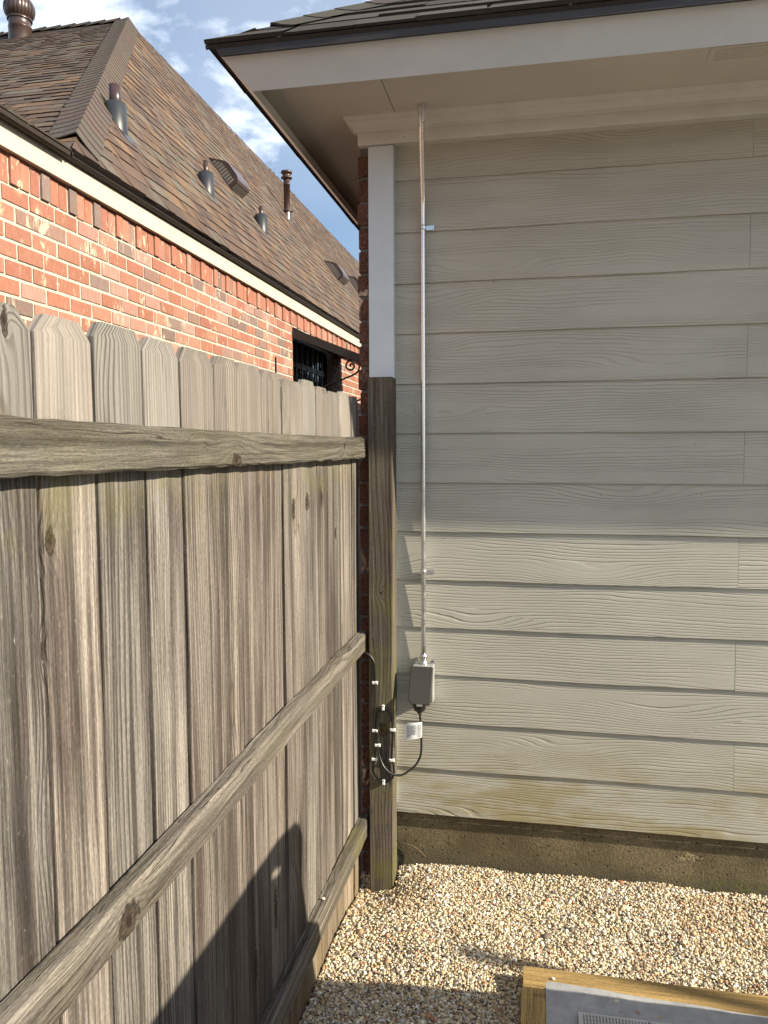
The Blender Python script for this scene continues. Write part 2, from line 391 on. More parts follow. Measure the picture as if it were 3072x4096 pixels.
def m_concrete():
    m, t, b = material('stained_concrete')
    p = posn(t); x, y, z = t.sep(p)
    n = t.noise(p, 5.0, 5.0, 0.65); f = t.noise(p, 140.0, 3.0, 0.7)
    c = t.mix(t.ss(n, 0.3, 0.7), (0.105, 0.083, 0.048), (0.215, 0.175, 0.105))
    c = t.mix(t.ss(f, 0.40, 0.62, 0.0, 0.7), c, (0.075, 0.06, 0.035))
    foot_dark = t.ss(t.m('ADD', z, t.m('MULTIPLY', n, 0.06)), 0.035, 0.095, 1.0, 0.0)  # concrete gets darker towards its foot
    c = t.mix(t.m('MULTIPLY', foot_dark, 0.6), c, (0.075, 0.07, 0.05))
    moss = t.m('MULTIPLY', t.m('MULTIPLY', t.ss(t.noise(p, 26.0, 3.0, 0.7), 0.42, 0.6), t.ss(z, 0.01, 0.06, 1.0, 0.0)), t.ss(x, 0.3, 0.9, 0.0, 0.7))
    c = t.mix(moss, c, (0.12, 0.13, 0.03))
    # form line and air holes
    ln = t.ss(t.m('ABSOLUTE', t.m('SUBTRACT', t.m('ADD', z, t.m('MULTIPLY', t.m('SUBTRACT', f, 0.5), 0.004)), 0.163)), 0.0, 0.0022, 1.0, 0.0)
    lnm = t.m('MULTIPLY', ln, t.ss(t.noise(t.vec(t.m('MULTIPLY', x, 18.0), 0.0, 0.0), 1.0, 2.0), 0.42, 0.55))
    c = t.mix(t.m('MULTIPLY', lnm, 0.7), c, (0.42, 0.37, 0.27))
    v = t.node('ShaderNodeTexVoronoi', {'Vector': p, 'Scale': 48.0})
    hole = t.m('MULTIPLY', t.ss(v.outputs['Distance'], 0.10, 0.24, 1.0, 0.0), t.m('GREATER_THAN', t.sep(v.outputs['Color'])[0], 0.6))
    c = t.mix(t.m('MULTIPLY', hole, 0.7), c, (0.04, 0.03, 0.02))
    v2 = t.node('ShaderNodeTexVoronoi', {'Vector': t.node('ShaderNodeMapping', {'Vector': p, 'Scale': (4.2, 1, 9.0)}).outputs[0], 'Scale': 1.0})
    dd = t.m('ADD', v2.outputs['Distance'], t.m('MULTIPLY', t.m('SUBTRACT', t.noise(p, 60.0, 3.0, 0.7), 0.5), 0.35))
    chip = t.m('MULTIPLY', t.ss(dd, 0.12, 0.18, 1.0, 0.0), t.m('GREATER_THAN', t.sep(v2.outputs['Color'])[1], 0.4))
    c = t.mix(t.m('MULTIPLY', chip, 0.75), c, t.mix(t.ss(f, 0.4, 0.6), (0.05, 0.035, 0.02), (0.42, 0.34, 0.20)))
    t.put(b.inputs['Base Color'], c); b.inputs['Roughness'].default_value = 0.9; b.inputs['Specular IOR Level'].default_value = 0.2
    h = t.m('SUBTRACT', f, t.m('MULTIPLY', t.m('ADD', hole, chip), 1.6))
    t.put(b.inputs['Normal'], t.bump(h, 0.9, 0.004))
    return m


M['concrete'] = m_concrete()


def m_tarp():
    m, t, b = material('grey_woven_tarp')
    p = posn(t); x, y, z = t.sep(p)
    wv = t.m('MULTIPLY', t.m('SINE', t.m('MULTIPLY', x, 1500.0)), t.m('SINE', t.m('MULTIPLY', y, 1500.0)))
    n = t.noise(p, 22.0, 4.0, 0.6)
    c = t.mix(t.ss(n, 0.3, 0.75), (0.30, 0.31, 0.33), (0.42, 0.43, 0.45))
    t.put(b.inputs['Base Color'], c); b.inputs['Roughness'].default_value = 0.42
    t.put(b.inputs['Normal'], t.bump(t.m('ADD', t.m('MULTIPLY', wv, 0.3), t.m('MULTIPLY', n, 2.0)), 0.5, 0.003))
    return m


M['tarp'] = m_tarp()


def m_glass():
    m, t, b = material('dark_window_glass')
    b.inputs['Base Color'].default_value = (0.012, 0.014, 0.016, 1)
    n = t.noise(posn(t), 3.0, 2.0)
    t.put(b.inputs['Normal'], t.bump(n, 0.25, 0.03)); b.inputs['Roughness'].default_value = 0.04
    return m


M['glass'] = m_glass()


# ------------------------------------------------------------------ mesh building
class MB:
    def __init__(s): s.v = []; s.f = []; s.uv = []; s.c = []; s.sm = []

    def add(s, verts, faces, uv=None, col=(1, 1, 1), smooth=False, g=None, off=None):
        """uv: per-vertex list, or None for box projection with grain axis g"""
        o = len(s.v); s.v += [tuple(p) for p in verts]
        ou, ov = off if off else (0.0, 0.0)
        for f in faces:
            s.f.append([o + i for i in f]); s.sm.append(smooth); s.c.append(col)
            if uv is not None:
                s.uv.append([uv[i] for i in f])
            else:
                P = [Vector(verts[i]) for i in f]
                n = (P[1] - P[0]).cross(P[2] - P[0]) if len(P) == 3 else (P[2] - P[0]).cross(P[3] - P[1])
                a = [abs(n.x), abs(n.y), abs(n.z)]; k = a.index(max(a)); ax = [i for i in (0, 1, 2) if i != k]
                if g in ax: ax = [g] + [i for i in ax if i != g]
                s.uv.append([(p[ax[0]] + ou, p[ax[1]] + ov) for p in P])

    def box(s, x0, x1, y0, y1, z0, z1, g=0, col=(1, 1, 1), off=None, mat=None):
        V = [(x0, y0, z0), (x1, y0, z0), (x1, y1, z0), (x0, y1, z0), (x0, y0, z1), (x1, y0, z1), (x1, y1, z1), (x0, y1, z1)]
        F = [(0, 3, 2, 1), (4, 5, 6, 7), (0, 1, 5, 4), (1, 2, 6, 5), (2, 3, 7, 6), (3, 0, 4, 7)]
        if mat is not None: V = [tuple(mat @ Vector(p)) for p in V]
        s.add(V, F, g=g, col=col, off=off)

    def rings(s, rings, closed=True, caps=True, col=(1, 1, 1), smooth=False, off=(0, 0)):
        """stack of equal-length point rings; u along the stack, v around the ring"""
        n = len(rings[0]); V = [p for r in rings for p in r]
        cu = [0.0]
        for i in range(1, len(rings)): cu.append(cu[-1] + (Vector(rings[i][0]) - Vector(rings[i - 1][0])).length)
        cv = [0.0]
        for j in range(n): cv.append(cv[-1] + (Vector(rings[0][(j + 1) % n]) - Vector(rings[0][j])).length)
        o = len(s.v); s.v += [tuple(p) for p in V]
        for i in range(len(rings) - 1):
            for j in range(n if closed else n - 1):
                k = (j + 1) % n
                s.f.append([o + i * n + j, o + i * n + k, o + (i + 1) * n + k, o + (i + 1) * n + j])
                s.uv.append([(cu[i] + off[0], cv[j] + off[1]), (cu[i] + off[0], cv[j + 1] + off[1]),
                             (cu[i + 1] + off[0], cv[j + 1] + off[1]), (cu[i + 1] + off[0], cv[j] + off[1])])
                s.sm.append(smooth); s.c.append(col)
        if caps:
            for r, i in ((list(range(n))[::-1], 0), (list(range(n)), len(rings) - 1)):
                s.f.append([o + i * n + j for j in r])
                s.uv.append([(off[0] + 7 + 0.02 * math.cos(6.28 * j / n), off[1] + 0.06 * math.sin(6.28 * j / n)) for j in r])
                s.sm.append(False); s.c.append(tuple(x * 0.85 for x in col))

    def tube(s, path, r, n=10, col=(1, 1, 1), caps=True):
        P = [Vector(p) for p in path]; rings = []; prev = None
        rr = r if isinstance(r, (list, tuple)) else [r] * len(P)
        for i, p in enumerate(P):
            t = (P[min(i + 1, len(P) - 1)] - P[max(i - 1, 0)]).normalized()
            if prev is None:
                a = Vector((0, 0, 1)) if abs(t.z) < 0.9 else Vector((1, 0, 0))
                x = t.cross(a).normalized()
            else:
                x = (prev - t * prev.dot(t)).normalized()
            prev = x; y = t.cross(x)
            rings.append([tuple(p + (x * math.cos(2 * math.pi * j / n) + y * math.sin(2 * math.pi * j / n)) * rr[i]) for j in range(n)])
        s.rings(rings, True, caps, col, True)

    def lathe(s, c, prof, n=24, col=(1, 1, 1), axis=None, caps=False):
        """prof: list of (radius, height) about a vertical axis through c"""
        rings = [[(c[0] + r * math.cos(2 * math.pi * j / n), c[1] + r * math.sin(2 * math.pi * j / n), c[2] + h) for j in range(n)] for r, h in prof]
        s.rings(rings, True, caps, col, True)

    def build(s, name, m, parent=None, loc=None, bevel=0.0):
        me = bpy.data.meshes.new(name); me.from_pydata(s.v, [], s.f)
        ul = me.uv_layers.new(name='UV')
        ul.data.foreach_set('uv', [c for f in s.uv for p in f for c in p])
        ca = me.color_attributes.new('col', 'FLOAT_COLOR', 'CORNER')
        ca.data.foreach_set('color', [x for f, c in zip(s.f, s.c) for _ in f for x in (c[0], c[1], c[2], 1.0)])
        me.polygons.foreach_set('use_smooth', s.sm)
        me.materials.append(m); me.update()
        o = bpy.data.objects.new(name, me); COL.objects.link(o)
        if parent is not None:
            o.parent = parent; o.matrix_parent_inverse = Matrix.Translation(-parent.location)
        if bevel:
            bv = o.modifiers.new('bevel', 'BEVEL'); bv.width = bevel; bv.segments = 2; bv.limit_method = 'ANGLE'
        return o


def tag(o, label=None, cat=None, group=None, kind=None):
    if label: o['label'] = label
    if cat: o['category'] = cat
    if group: o['group'] = group
    if kind: o['kind'] = kind
    return o


def thing(name, label, cat, loc=(0, 0, 0), group=None):
    o = bpy.data.objects.new(name, None); COL.objects.link(o); o.location = loc
    o.empty_display_size = 0.1
    return tag(o, label, cat, group)


def np_mesh(name, V, F, C, m, smooth=True):
    """triangles from numpy arrays; C: per-vertex colours"""
    me = bpy.data.meshes.new(name)
    me.vertices.add(len(V)); me.vertices.foreach_set('co', V.astype(np.float32).ravel())
    me.loops.add(F.size); me.loops.foreach_set('vertex_index', F.astype(np.int32).ravel())
    me.polygons.add(len(F)); me.polygons.foreach_set('loop_start', np.arange(0, F.size, F.shape[1], dtype=np.int32))
    try: me.polygons.foreach_set('loop_total', np.full(len(F), F.shape[1], dtype=np.int32))
    except Exception: pass
    me.polygons.foreach_set('use_smooth', np.full(len(F), smooth, dtype=bool))
    ca = me.color_attributes.new('col', 'FLOAT_COLOR', 'POINT')
    ca.data.foreach_set('color', np.concatenate([C, np.ones((len(C), 1))], 1).astype(np.float32).ravel())
    me.materials.append(m); me.update(calc_edges=True); me.validate()
    o = bpy.data.objects.new(name, me); COL.objects.link(o)
    return o


def lumber(mb, a, b, w_dir, w, th, seg=14, ch=0.003, wob=0.0012, bow=0.0, ear=0.0, col=(1, 1, 1), seed=0):
    """a sawn board from a to b (centre line), width w along w_dir, thickness th; ear = dog-eared far end"""
    q = random.Random(seed)
    a = Vector(a); b = Vector(b); t = (b - a).normalized(); W = Vector(w_dir).normalized(); D = t.cross(W).normalized()
    L = (b - a).length
    st = [i / seg for i in range(seg + 1)]
    if ear: st = [x for x in st if x * L < L - ear - 0.01] + [(L - ear) / L, 1.0]
    offs = (q.uniform(0, 40), q.uniform(0, 40)); rings = []
    ph1, ph2 = q.uniform(0, 6), q.uniform(0, 6)
    for i, f in enumerate(st):
        hw = w / 2; c = a + t * (f * L) + D * (bow * math.sin(math.pi * f) + wob * math.sin(ph1 + 9 * f)) + W * (wob * math.sin(ph2 + 7 * f))
        eL = eR = 0.0
        if ear and i == len(st) - 1: eL, eR = ear * q.uniform(.65, 1.05), ear * q.uniform(.6, 1.0); c = c - t * q.uniform(0, .006)
        ht = th / 2; cc = min(ch, hw * 0.4)
        base = [(-hw + cc, -ht), (hw - cc, -ht), (hw, -ht + cc), (hw, ht - cc), (hw - cc, ht), (-hw + cc, ht), (-hw, ht - cc), (-hw, -ht + cc)]
        rings.append([tuple(c + W * ((x + eL if x < 0 else x - eR) + q.uniform(-1, 1) * wob * 0.6) + D * (y + q.uniform(-1, 1) * wob * 0.4)) for x, y in base])
    mb.rings(rings, True, True, col, False, offs)


# ------------------------------------------------------------------ setting
YW = 2.845          # siding face plane
XF = -0.65          # fence board face plane
XN = -2.40          # neighbour's brick face plane


def gz(x, y):
    d1 = math.hypot(x + 0.62, (y - 2.72)); z = -0.008 - 0.055 * math.exp(-(d1 / 0.16) ** 2)
    z -= 0.028 * max(0, min(1, (-0.35 - x) / 0.3))
    z += 0.007 * math.sin(7 * x + 2) * math.sin(6 * y + 1) + 0.004 * math.sin(19 * x + 3 * y) * math.sin(17 * y)
    return z


g = MB(); g.box(-400, 400, -400, 400, -1.0, -0.16)
tag(g.build('ground', M['dirt']), kind='structure')
gb = MB()
nx, ny = 90, 80
xs = [-0.655 + i * (6.655 / nx) for i in range(nx + 1)]; ys = [-4 + j * (6.885 / ny) for j in range(ny + 1)]
gb.add([(x, y, gz(x, y) - 0.004) for y in ys for x in xs],
       [(j * (nx + 1) + i, j * (nx + 1) + i + 1, (j + 1) * (nx + 1) + i + 1, (j + 1) * (nx + 1) + i) for j in range(ny) for i in range(nx)], smooth=True)
tag(gb.build('gravel_bed', M['gravel_base']), kind='structure')


def pebbles():
    rs = np.random.RandomState(3)
    t = (1 + 5 ** .5) / 2
    ico = np.array([(-1, t, 0), (1, t, 0), (-1, -t, 0), (1, -t, 0), (0, -1, t), (0, 1, t), (0, -1, -t), (0, 1, -t), (t, 0, -1), (t, 0, 1), (-t, 0, -1), (-t, 0, 1)], float)
    ico /= np.linalg.norm(ico[0])
    fc = np.array([(0, 11, 5), (0, 5, 1), (0, 1, 7), (0, 7, 10), (0, 10, 11), (1, 5, 9), (5, 11, 4), (11, 10, 2), (10, 7, 6), (7, 1, 8), (3, 9, 4), (3, 4, 2), (3, 2, 6), (3, 6, 8), (3, 8, 9), (4, 9, 5), (2, 4, 11), (6, 2, 10), (8, 6, 7), (9, 8, 1)])
    pts = []
    def fill(x0, x1, y0, y1, sp):
        gx, gy = np.meshgrid(np.arange(x0, x1, sp), np.arange(y0, y1, sp))
        p = np.stack([gx.ravel(), gy.ravel()], 1) + rs.uniform(-.55, .55, (gx.size, 2)) * sp
        return p
    A = fill(-.645, 1.05, 1.80, 2.862, .0052)
    B = fill(-.645, 2.2, 0.9, 1.80, .0125)
    P = np.concatenate([A, B]); near = np.concatenate([np.ones(len(A)), np.zeros(len(B))])
    ok = ~((P[:, 0] > -.022) & (P[:, 0] < 1.5) & (P[:, 1] < 2.24) & (P[:, 1] > 0.7))
    ok &= ~((P[:, 0] < -.505) & (P[:, 0] > -.602) & (P[:, 1] > 2.735)) & (P[:, 0] > -.642) & (P[:, 1] < 2.866)
    P = P[ok]; near = near[ok]; n = len(P)
    size = np.where(near > 0, rs.lognormal(math.log(.0033), .36, n), rs.lognormal(math.log(.0085), .25, n))
    sc = np.stack([size * rs.uniform(.95, 1.55, n), size * rs.uniform(.8, 1.15, n), size * rs.uniform(.55, .95, n)], 1)
    a = rs.uniform(0, 2 * np.pi, n); tx = rs.normal(0, .45, n)
    v = ico[None] * sc[:, None, :] * (1 + rs.uniform(-.16, .16, (n, 12, 1)))
    # tilt about x, spin about z
    c, s = np.cos(tx)[:, None], np.sin(tx)[:, None]
    y, z = v[:, :, 1] * c - v[:, :, 2] * s, v[:, :, 1] * s + v[:, :, 2] * c
    c, s = np.cos(a)[:, None], np.sin(a)[:, None]
    x, y = v[:, :, 0] * c - y * s, v[:, :, 0] * s + y * c
    h = np.array([gz(px, py) for px, py in P]) + rs.uniform(-.003, .007, n)
    V = np.stack([x + P[:, 0:1], y + P[:, 1:2], z + h[:, None]], 2).reshape(-1, 3)
    F = (fc[None] + (np.arange(n) * 12)[:, None, None]).reshape(-1, 3)
    pal = np.array([(.56, .49, .35), (.51, .42, .27), (.63, .60, .52), (.42, .31, .18), (.31, .20, .11), (.38, .36, .33), (.22, .20, .175), (.36, .16, .09), (.14, .115, .095)])
    pr = np.array([.24, .23, .16, .14, .075, .06, .045, .02, .03]); idx = rs.choice(len(pal), n, p=pr / pr.sum())
    # patches of browner stones
    patch = np.array([math.sin(5.1 * p[0] + 1.3) * math.sin(6.3 * p[1] + .4) for p in P])
    sw = (patch > .55) & (rs.rand(n) < .35); idx[sw] = rs.choice([3, 4, 1], sw.sum())
    C = pal[idx] * np.array([1.08, 1.10, 1.13]) * rs.uniform(.90, 1.2, (n, 1))
    C = np.repeat(np.clip(C, 0, .85), 12, 0)
    return np_mesh('gravel_stones', V, F, C, M['stone'])


tag(pebbles(), kind='stuff')

# ------------------------------------------------------------------ own house (siding wall on the right)
house = thing('house', 'house with taupe lap siding, beige soffit and dark shingle roof above the gravel bed', 'house', (0.5, 3.2, 0))
XR = 5.0
Z0 = 2.55; EX = 0.1808
sd = MB()
for k in range(-1, 14):
    zb = Z0 - EX * k if k >= 0 else 2.76
    zt = zb + EX + 0.02
    if k == -1: continue
    joints = [-0.62, 0.69 + rnd.uniform(-.004, .004), 2.9, XR] if k % 2 == 0 else [-0.62, 1.9, 4.2, XR]
    for a, b in zip(joints[:-1], joints[1:]):
        gap = 0.0004
        yb, yt = YW, YW + 0.0085
        x0, x1 = a + gap, b - gap
        sag = [rnd.uniform(-.0008, .0008) for _ in range(3)]
        n = 10; V = []; F = []
        for i in range(n + 1):
            x = x0 + (x1 - x0) * i / n; w = sag[0] * math.sin(3 * x + k) + sag[1] * math.sin(7 * x)
            V += [(x, yb + w, zb + w), (x, yt + w * .5, zt), (x, yb + 0.0085, zb + w)]
        for i in range(n):
            o = 3 * i
            F += [(o, o + 3, o + 4, o + 1), (o, o + 2, o + 5, o + 3)]
        F += [(0, 1, 2), (3 * n, 3 * n + 2, 3 * n + 1)]
        off = (rnd.uniform(0, 50), rnd.uniform(0, 50)); uv = [(p[0] + off[0], p[2] - zb + off[1]) for p in V]
        sd.add(V, F, uv=uv)
sd.build('siding', M['siding'], house)
m = MB(); m.box(-0.612, XR, 2.870, 13.8, -0.3, 0.235); m.build('foundation', M['concrete'], house)
m = MB(); m.box(-0.640, XR, 2.862, 13.9, 0.236, 2.76); m.build('wall_core', M['dark_room'], house)
m = MB(); m.box(-0.609, -0.517, 2.818, 2.860, 0.235, 2.669, g=2); m.build('corner_trim', M['trim'], house, bevel=0.002)
m = MB(); m.box(-0.645, XR, 2.808, 2.8615, 2.671, 2.7565, g=0); m.build('frieze_board', M['frieze'], house, bevel=0.002)
# crown moulding: profile swept along x with a mitred left end and a short return
prof = [(2.806, 2.712), (2.798, 2.714), (2.797, 2.722), (2.790, 2.727), (2.781, 2.732), (2.776, 2.738), (2.775, 2.742), (2.770, 2.744), (2.767, 2.748), (2.763, 2.7565), (2.806, 2.7565)]
m = MB()
m.rings([[(-0.645 - (2.806 - y), y, z) for y, z in prof], [(XR, y, z) for y, z in prof]], True, True)
m.rings([[(-0.645 - (2.806 - y), y + 0.0002, z) for y, z in prof][::-1], [(-0.645 - (2.806 - y), 2.86, z) for y, z in prof][::-1]], True, True)
m.build('crown_molding', M['frieze'], house)

# soffit panels with a fine seam
sf = MB()
for (x0, x1, y0, y1) in ((-0.935, -0.5025, 2.36, 2.9155), (-0.4995, 3.0, 2.36, 2.86), (3.003, XR, 2.36, 2.86), (-0.935, -0.60, 2.9185, 14.0)):
    sf.box(x0, x1, y0, y1, 2.757, 2.768)
so = sf.build('soffit', M['soffit'], house)
ven = MB()
ven.box(0.485, 0.80, 2.515, 2.605, 2.7535, 2.7568)
for i in range(5): ven.box(0.505, 0.78, 2.528 + i * 0.015, 2.536 + i * 0.015, 2.7515, 2.7533)
ven.build('soffit_vent', M['soffit'], so, bevel=0.001)

# tilted fascia boards, square-cut to the rafters
fa = MB()
def fascia(mb, pts):  # outer top, outer bottom, inner bottom, inner top at two ends
    mb.rings(pts, True, True)
def frow(sx, y_or_end):
    return sx
top_o, bot_o, bot_i, top_i = (2.325, 2.789), (2.403, 2.705), (2.418, 2.718), (2.345, 2.800)
def ring_front(x_fn): return [(x_fn(y), y, z) for y, z in (top_o, bot_o, bot_i, top_i)]
mit = lambda y: -0.965 + (y - 2.325)
fascia(fa, [ring_front(mit), ring_front(lambda y: XR)])
fa.build('front_fascia', M['trim'], house)
fb = MB()
def ring_side(yv): return [(-0.965 + (y - 2.325), yv if yv is not None else y + 0.0005, z) for y, z in (top_o, bot_o, bot_i, top_i)]
fascia(fb, [ring_side(None)[::-1], ring_side(14.0)[::-1]])
fb.build('side_fascia', M['frieze'], house)
de = MB()
dp = [(2.312, 2.775), (2.314, 2.806), (2.36, 2.826), (2.36, 2.815), (2.322, 2.80), (2.320, 2.775)]
mit2 = lambda y: -0.978 + (y - 2.312)
de.rings([[(mit2(y) + max(0, 2.80 - z) * .9, y, z) for y, z in dp], [(XR, y, z) for y, z in dp]], True, True)
dp2 = [(y, max(z, 2.794)) for y, z in dp]
de.rings([[(mit2(y), y + 0.0006, z) for y, z in dp2][::-1], [(mit2(y), 14.0, z) for y, z in dp2][::-1]], True, True)
de.build('drip_edge', M['drip'], house)

# shingle roofs -------------------------------------------------------
def shingles(mb, O, U, V, lim, length, pal, expo=0.143, tab=(0.10, 0.30), first=0, lift=0.006, q=rnd):
    O = Vector(O); U = Vector(U).normalized(); V = Vector(V).normalized(); N = U.cross(V).normalized()
    n = int(length / expo)
    for k in range(first, n + 1):
        s0 = k * expo; s1 = min(length, s0 + expo * 1.05)
        if s1 <= s0: continue
        a, b = lim(s0); u = a - q.uniform(0, .2)
        while u < b:
            w = q.uniform(*tab); u0, u1 = max(u, a), min(u + w, b); u += w
            if u1 - u0 < 0.01: continue
            c = list(q.choice(pal)); f = q.uniform(.82, 1.18); c = tuple(x * f for x in c)
            h = lift * q.choice((0.75, 0.8, 1.5, 1.6)); dz = q.uniform(-.004, .004); sl = q.uniform(-.012, .012)
            a1, b1 = lim(s1)
            t0, t1 = max(u0 + sl, a1 - .02), min(u1 + sl, b1 + .02)
            if t1 <= t0: t0 = t1 = min(max((t0 + t1) / 2, a1), b1)
            P = [O + U * u0 + V * (s0 - dz) + N * h, O + U * u1 + V * (s0 - dz * .5) + N * h, O + U * t1 + V * s1 + N * 0.0015, O + U * t0 + V * s1 + N * 0.0015,
                 O + U * u0 + V * (s0 - dz) + N * -0.003, O + U * u1 + V * (s0 - dz * .5) + N * -0.003]
            mb.add(P, [(0, 1, 2, 3), (4, 5, 1, 0)], uv=[(0, 0)] * 6, col=c)
            mb.c[-1] = tuple(x * 0.5 for x in c)


def slab(mb, pts, N, th, col):
    N = Vector(N).normalized(); n = len(pts)
    A = [Vector(p) - N * 0.006 for p in pts]; B = [p - N * th for p in A]
    mb.add([tuple(p) for p in A + B], [tuple(range(n)), tuple(range(2 * n - 1, n - 1, -1))] + [(i, i + n, (i + 1) % n + n, (i + 1) % n) for i in range(n)], uv=[(0, 0)] * (2 * n), col=col)


def caps(mb, P0, P1, nL, nR, L, col, expo=0.13, half=0.15, lift=0.012, q=rnd, crest=.017):
    """bent cap shingles from P0 up to P1; nL, nR: directions of the two slopes, pointing down and away from the line"""
    P0 = Vector(P0); P1 = Vector(P1); t = (P1 - P0).normalized(); Lh = (P1 - P0).length
    A = Vector(nL); A = (A - t * A.dot(t)).normalized(); B = Vector(nR); B = (B - t * B.dot(t)).normalized()
    up = -(A + B).normalized()
    n = int(Lh / expo)
    for k in range(n + 1):
        s0 = k * expo; s1 = s0 + expo * 1.15
        c = tuple(x * q.uniform(.88, 1.1) for x in col); sec = []
        wa, wb = half * q.uniform(.97, 1.03), half * q.uniform(.97, 1.03)
        sh = [A * wa, A * wa * .5 + up * crest * .25, A * .03 + up * crest * .7, up * crest, B * .03 + up * crest * .7, B * wb * .5 + up * crest * .25, B * wb]
        fr = [P0 + t * (s0 + q.uniform(-.004, .004)) + x + up * (lift + .004) for x in sh]
        bk = [P0 + t * s1 + x + up * .004 for x in sh]
        lo = [p - up * .007 for p in fr]; m_ = len(sh)
        V = [tuple(p) for p in fr + bk + lo]
        F = [(i, i + 1, m_ + i + 1, m_ + i) for i in range(m_ - 1)]; F2 = [(2 * m_ + i, 2 * m_ + i + 1, i + 1, i) for i in range(m_ - 1)]
        F = [f[::-1] for f in F]
        mb.add(V, F, uv=[(0, 0)] * len(V), col=c); mb.add(V, F2, uv=[(0, 0)] * len(V), col=tuple(x * .45 for x in c))


PAL_OWN = [(.066, .060, .056), (.050, .045, .042), (.082, .074, .068), (.058, .052, .050)]
tp = math.tan(math.radians(34)); cp, sp_ = math.cos(math.radians(34)), math.sin(math.radians(34))
RR = 1.3
rf = MB()
EAV = 2.812
Ofront = (-1.0, 2.303, EAV)
slab(rf, [(-1.0, 2.303, EAV), (XR, 2.303, EAV), (XR, 2.303 + RR, EAV + RR * tp), (-1 + RR, 2.303 + RR, EAV + RR * tp)], (0, -sp_, cp), .012, (.03, .025, .022))
slab(rf, [(-1.0, 14.0, EAV), (-1.0, 2.303, EAV), (-1 + RR, 2.303 + RR, EAV + RR * tp), (-1 + RR, 14.0, EAV + RR * tp)], (-sp_, 0, cp), .012, (.03, .025, .022))
slab(rf, [(-1 + RR, 14.0, EAV + RR * tp), (-1 + RR, 2.303 + RR, EAV + RR * tp), (XR, 2.303 + RR, EAV + RR * tp), (XR, 14.0, EAV + RR * tp)], (0, 0, 1), .012, (.06, .055, .05))
Ls = RR / cp
shingles(rf, Ofront, (1, 0, 0), (0, cp, sp_), lambda s: (s * cp, XR + 1.0), Ls, PAL_OWN)
shingles(rf, (-1.0, 14.0, EAV), (0, -1, 0), (cp, 0, sp_), lambda s: (0, 11.697 - s * cp), Ls, PAL_OWN)
ro = rf.build('roof', M['shingle'], house)
cpm = MB(); caps(cpm, (-0.84, 2.463, EAV + .16 * tp + .004), (-1 + RR, 2.303 + RR, EAV + RR * tp + .004), (-cp, 0, -sp_), (0, -cp, -sp_), 0, (.062, .056, .052), half=.12, lift=.003, crest=.006)
cpm.build('hip_cap', M['shingle'], ro)

# brick return wall of the house
PAL_BR = [(0.318, 0.137, 0.092), (0.353, 0.165, 0.117), (0.292, 0.119, 0.088), (0.336, 0.175, 0.135), (0.309, 0.13, 0.09), (0.326, 0.147, 0.105), (0.3, 0.125, 0.09), (0.167, 0.137, 0.128), (0.22, 0.147, 0.128), (0.371, 0.215, 0.18)]
PAL_SHADED = [(.034, .014, .010), (.044, .018, .013), (.028, .012, .009)]  # return-wall bricks, colour darkened to imitate the shade beside the post
bw = MB(); mo = MB()
CB = 0.0845
for k in range(0, 33):
    z = -0.05 + k * CB
    if z + CB > 2.67: break
    y = 2.832 + (-.1 if k % 2 else 0)
    while y < 7:
        y0 = max(y, 2.832 + rnd.uniform(-.002, .002)); L = 0.192
        if y + L > 2.84:
            jx = rnd.uniform(-.004, .004)
            bw.box(-0.650 + jx, -0.6105, y0, y + L, z + rnd.uniform(-.001, .001), z + CB - 0.0115, col=rnd.choice(PAL_SHADED))
        y += L + 0.011
mo.box(-0.6425, -0.6112, 2.838, 13.9, -0.2, 2.7565)
bo = bw.build('brick_wall', M['brick'], house, bevel=0.002)
mo.build('mortar', M['shaded_mortar'], bo)

# ------------------------------------------------------------------ fence
fence = thing('fence', 'weathered grey dog-eared picket fence with three rails and a tall square post, beside the gravel', 'fence', (-0.65, 1.0, -0.1))
edges = [-1.30, -1.16, -1.02, -.88, -.74, -.60, -.46, -.32, -.18, -.04, .10, .24, .38, .51, .645, .785, .924, 1.064, 1.212, 1.353, 1.503, 1.632, 1.790, 1.938, 2.115, 2.252, 2.387, 2.545, 2.700, 2.800]
for i, (a, b) in enumerate(zip(edges[:-1], edges[1:])):
    p = MB(); q = random.Random(100 + i)
    gap = {.924: .010, 1.064: .011, 1.212: .010, 1.353: .005, 1.632: .005, 1.938: .008, 2.115: .006, 2.387: .008}.get(b, q.choice((.003, .004, .006)))
    tone = q.uniform(.66, 1.12); hue = q.uniform(-.04, .05); colr = (tone * (1 + hue), tone, tone * (1 - hue * .6))
    zt = 1.783 + q.uniform(-.008, .008); xo = q.uniform(-.0025, .0025)
    tw = q.uniform(-.02, .02); c = (a + b) / 2
    lumber(p, (XF - .008 + xo, c + q.uniform(-.001, .001), -.13), (XF - .008 + xo, c, zt), (tw, 1, 0), b - a - gap, .016, seg=16, ch=.0015, wob=.0008,
           bow=q.uniform(-.002, .002), ear=.029 + q.uniform(-.004, .004), col=colr, seed=300 + i)
    p.build('picket', M['picket'], fence)
for (za, zb, zc, h, sd_) in ((1.598, 1.594, 1.594, .073, 5), (.880, .876, .876, .070, 6), (.168, .166, .166, .072, 7)):
    p = MB()
    lumber(p, (-0.631, -1.3, za), (-0.631, 2.772 if h > .0725 else 2.795, zb), (0, 0, 1), h, .0375, seg=90, ch=.005, wob=.0026, col=(1, 1, 1) if sd_ != 5 else (.62, .63, .60), seed=sd_)
    p.build('rail', M['rail'], fence)
p = MB(); lumber(p, (-.5555, 2.789, -.2), (-.5555, 2.789, 1.846), (1, 0, 0), .089, .086, seg=40, ch=.003, wob=.001, seed=11)
p.build('post', M['post'], fence)

